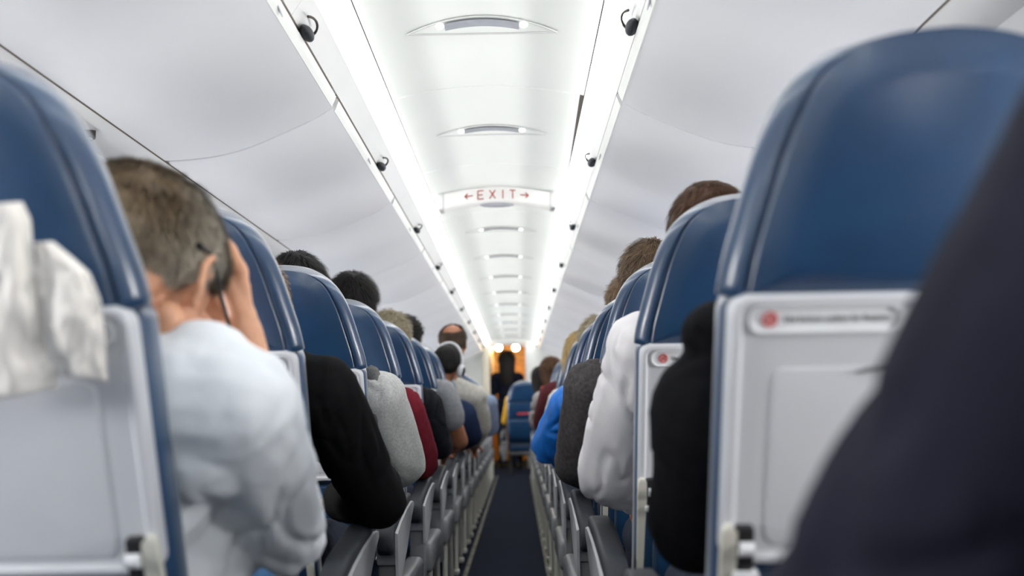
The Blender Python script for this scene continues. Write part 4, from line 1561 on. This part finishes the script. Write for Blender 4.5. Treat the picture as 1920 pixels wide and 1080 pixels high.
def standing(label, x, y, height, top, hairc):
    s = height / 1.70
    root = empty('person', (x, y, 0))
    V_ = lambda a, b, c: Vector((a * s, b * s, c * s))
    hcz = V_(0, 0.02, 1.58)
    R = head_rot(4, 6, 0)

    def trunk(mb, g):
        mb.ell(V_(0, 0, 0.96), (0.165 + g, 0.115 + g, 0.13 + g))
        mb.ell(V_(0, 0, 1.12), (0.135 + g, 0.10 + g, 0.16 + g))
        mb.ell(V_(0, 0, 1.27), (0.155 + g, 0.105 + g, 0.16 + g))
        mb.capsule(V_(-0.165, 0, 1.365), V_(0.165, 0, 1.365), 0.055 + g, 0.055 + g)
        mb.capsule(V_(0, 0, 1.37), V_(0, 0.01, 1.44), 0.07 + g, 0.05 + g)

    def arms(mb, g, full):
        for a in (-1, 1):
            e, wr = V_(a * 0.235, 0.03, 1.10), V_(a * 0.20, 0.17, 0.93)
            mb.capsule(V_(a * 0.185, 0, 1.36), e, 0.052 + g, 0.043 + g)
            mb.capsule(e, wr, 0.042 + g, 0.030 + g)
            if full:
                add_hand(mb, wr, wr - e, (-a, 0, -0.2), a, 25)

    def legs(mb, g, full):
        for a in (-1, 1):
            mb.capsule(V_(a * 0.09, 0, 0.92), V_(a * 0.10, 0.015, 0.50), 0.085 + g, 0.056 + g)
            mb.capsule(V_(a * 0.10, 0.015, 0.50), V_(a * 0.10, -0.01, 0.09), 0.054 + g, 0.037 + g)
            if full:
                mb.capsule(V_(a * 0.10, -0.03, 0.045), V_(a * 0.11, 0.13, 0.038), 0.032, 0.027)
    mb = MB()
    trunk(mb, -0.004); arms(mb, -0.004, True); legs(mb, -0.004, True)
    mb.capsule(V_(0, 0, 1.38), V_(0, 0.0, 1.54), 0.052, 0.05)
    add_head(mb, hcz, R, 0.95, False)
    link('body', remeshed(mb, 0.014, 2, SKIN['tan'], 'body'), root)
    mb = MB(); trunk(mb, 0.018); arms(mb, 0.016, False)
    mb.ell(V_(0, 0, 0.90), (0.19, 0.14, 0.14))
    me = remeshed(mb, 0.016, 3, top, 'coat'); displace(me, folds(0.008)); link('coat', me, root)
    mb = MB(); legs(mb, 0.014, False); mb.ell(V_(0, 0, 0.92), (0.16, 0.12, 0.10))
    link('trousers', remeshed(mb, 0.016, 3, M['dark_trouser'], 'trousers'), root)
    for a in (-1, 1):
        mb = MB().capsule(V_(a * 0.10, -0.04, 0.043), V_(a * 0.11, 0.14, 0.036), 0.042, 0.035)
        link('shoe', remeshed(mb, 0.013, 1, M['shoe'], 'shoe'), root)
    make_hair(root, hcz, R, 1.16, n=1500, wid=0.005, length=0.05, thick=0.034, long_n=900, long_len=0.26, **hairc)
    tag(root, label, 'person')


standing('person in dark clothes standing in the doorway of the amber galley', -0.160, 15.28, 1.73, fab('dark_navy_coat', (0.008, 0.010, 0.022)), BLACK_HAIR)

# ------------------------------------------------------------------ paper napkins stuffed behind the tray of the first seat
def napkin(name, left, right, label, seed, base=0.026):
    def res(pl, n):
        a_ = np.array(pl, float)
        d = np.r_[0, np.cumsum(np.hypot(*np.diff(a_, axis=0).T))]
        t = np.linspace(0, d[-1], n)
        return np.c_[np.interp(t, d, a_[:, 0]), np.interp(t, d, a_[:, 1])]
    nr, nc = 34, 24
    Lp, Rp = res(left, nr), res(right, nr)
    tanr = math.tan(REC)
    front, back = [], []
    for i in range(nr):
        for j in range(nc):
            q = Lp[i] + (Rp[i] - Lp[i]) * j / (nc - 1)
            # stand off from the reclined seat back: solve depth on its plane
            d = 1.05
            for _ in range(5):
                p = P(q[0], q[1], d)
                d = row_y(1) - (p.z - BZ) * tanr
            u = np.array([[i * 0.22 + seed, j * 0.30, seed]])
            bul = 0.016 * float(vnoise(u * 0.8)[0]) + 0.005 * float(vnoise(u * 1.7 + 4)[0]) + 0.016 * math.sin(math.pi * j / (nc - 1)) + 0.012 * math.sin(math.pi * i / (nr - 1))
            d -= base + bul
            front.append(P(q[0], q[1], d))
            back.append(P(q[0], q[1], d) + Vector((0, 0.003, 0)))
    o_ = Vector((front[0].x, front[0].y, front[-1].z))
    V_ = [p - o_ for p in front] + [p - o_ for p in back]
    F = []
    nn = nr * nc
    for i in range(nr - 1):
        for j in range(nc - 1):
            a_, b_, c_, d_ = i * nc + j, i * nc + j + 1, (i + 1) * nc + j + 1, (i + 1) * nc + j
            F.append((d_, c_, b_, a_)); F.append((nn + a_, nn + b_, nn + c_, nn + d_))
    rim = [j for j in range(nc)] + [i * nc + nc - 1 for i in range(1, nr)] + [(nr - 1) * nc + j for j in range(nc - 2, -1, -1)] + [i * nc for i in range(nr - 2, 0, -1)]
    for a_, b_ in zip(rim, rim[1:] + rim[:1]):
        F.append((a_, b_, nn + b_, nn + a_))
    o = link(name, MB().add(V_, F).mesh(name, M['paper'], angle=180), loc=o_)
    tag(o, label, 'napkin')


napkin('paper_napkin', [(-60, 385), (-70, 500), (-70, 760)], [(40, 378), (56, 410), (60, 470), (66, 560), (80, 660), (104, 690), (106, 728)],
       'tall crumpled white paper napkin reaching up onto the blue headrest', 2.0)
napkin('paper_napkin', [(62, 455), (66, 520), (74, 600), (84, 696)], [(98, 452), (130, 478), (166, 510), (186, 560), (194, 620), (201, 716)],
       'shorter white paper napkin with a slanted top tucked beside the tall one', 7.0, 0.018)

bpy.data.scenes.remove(SCRATCH)
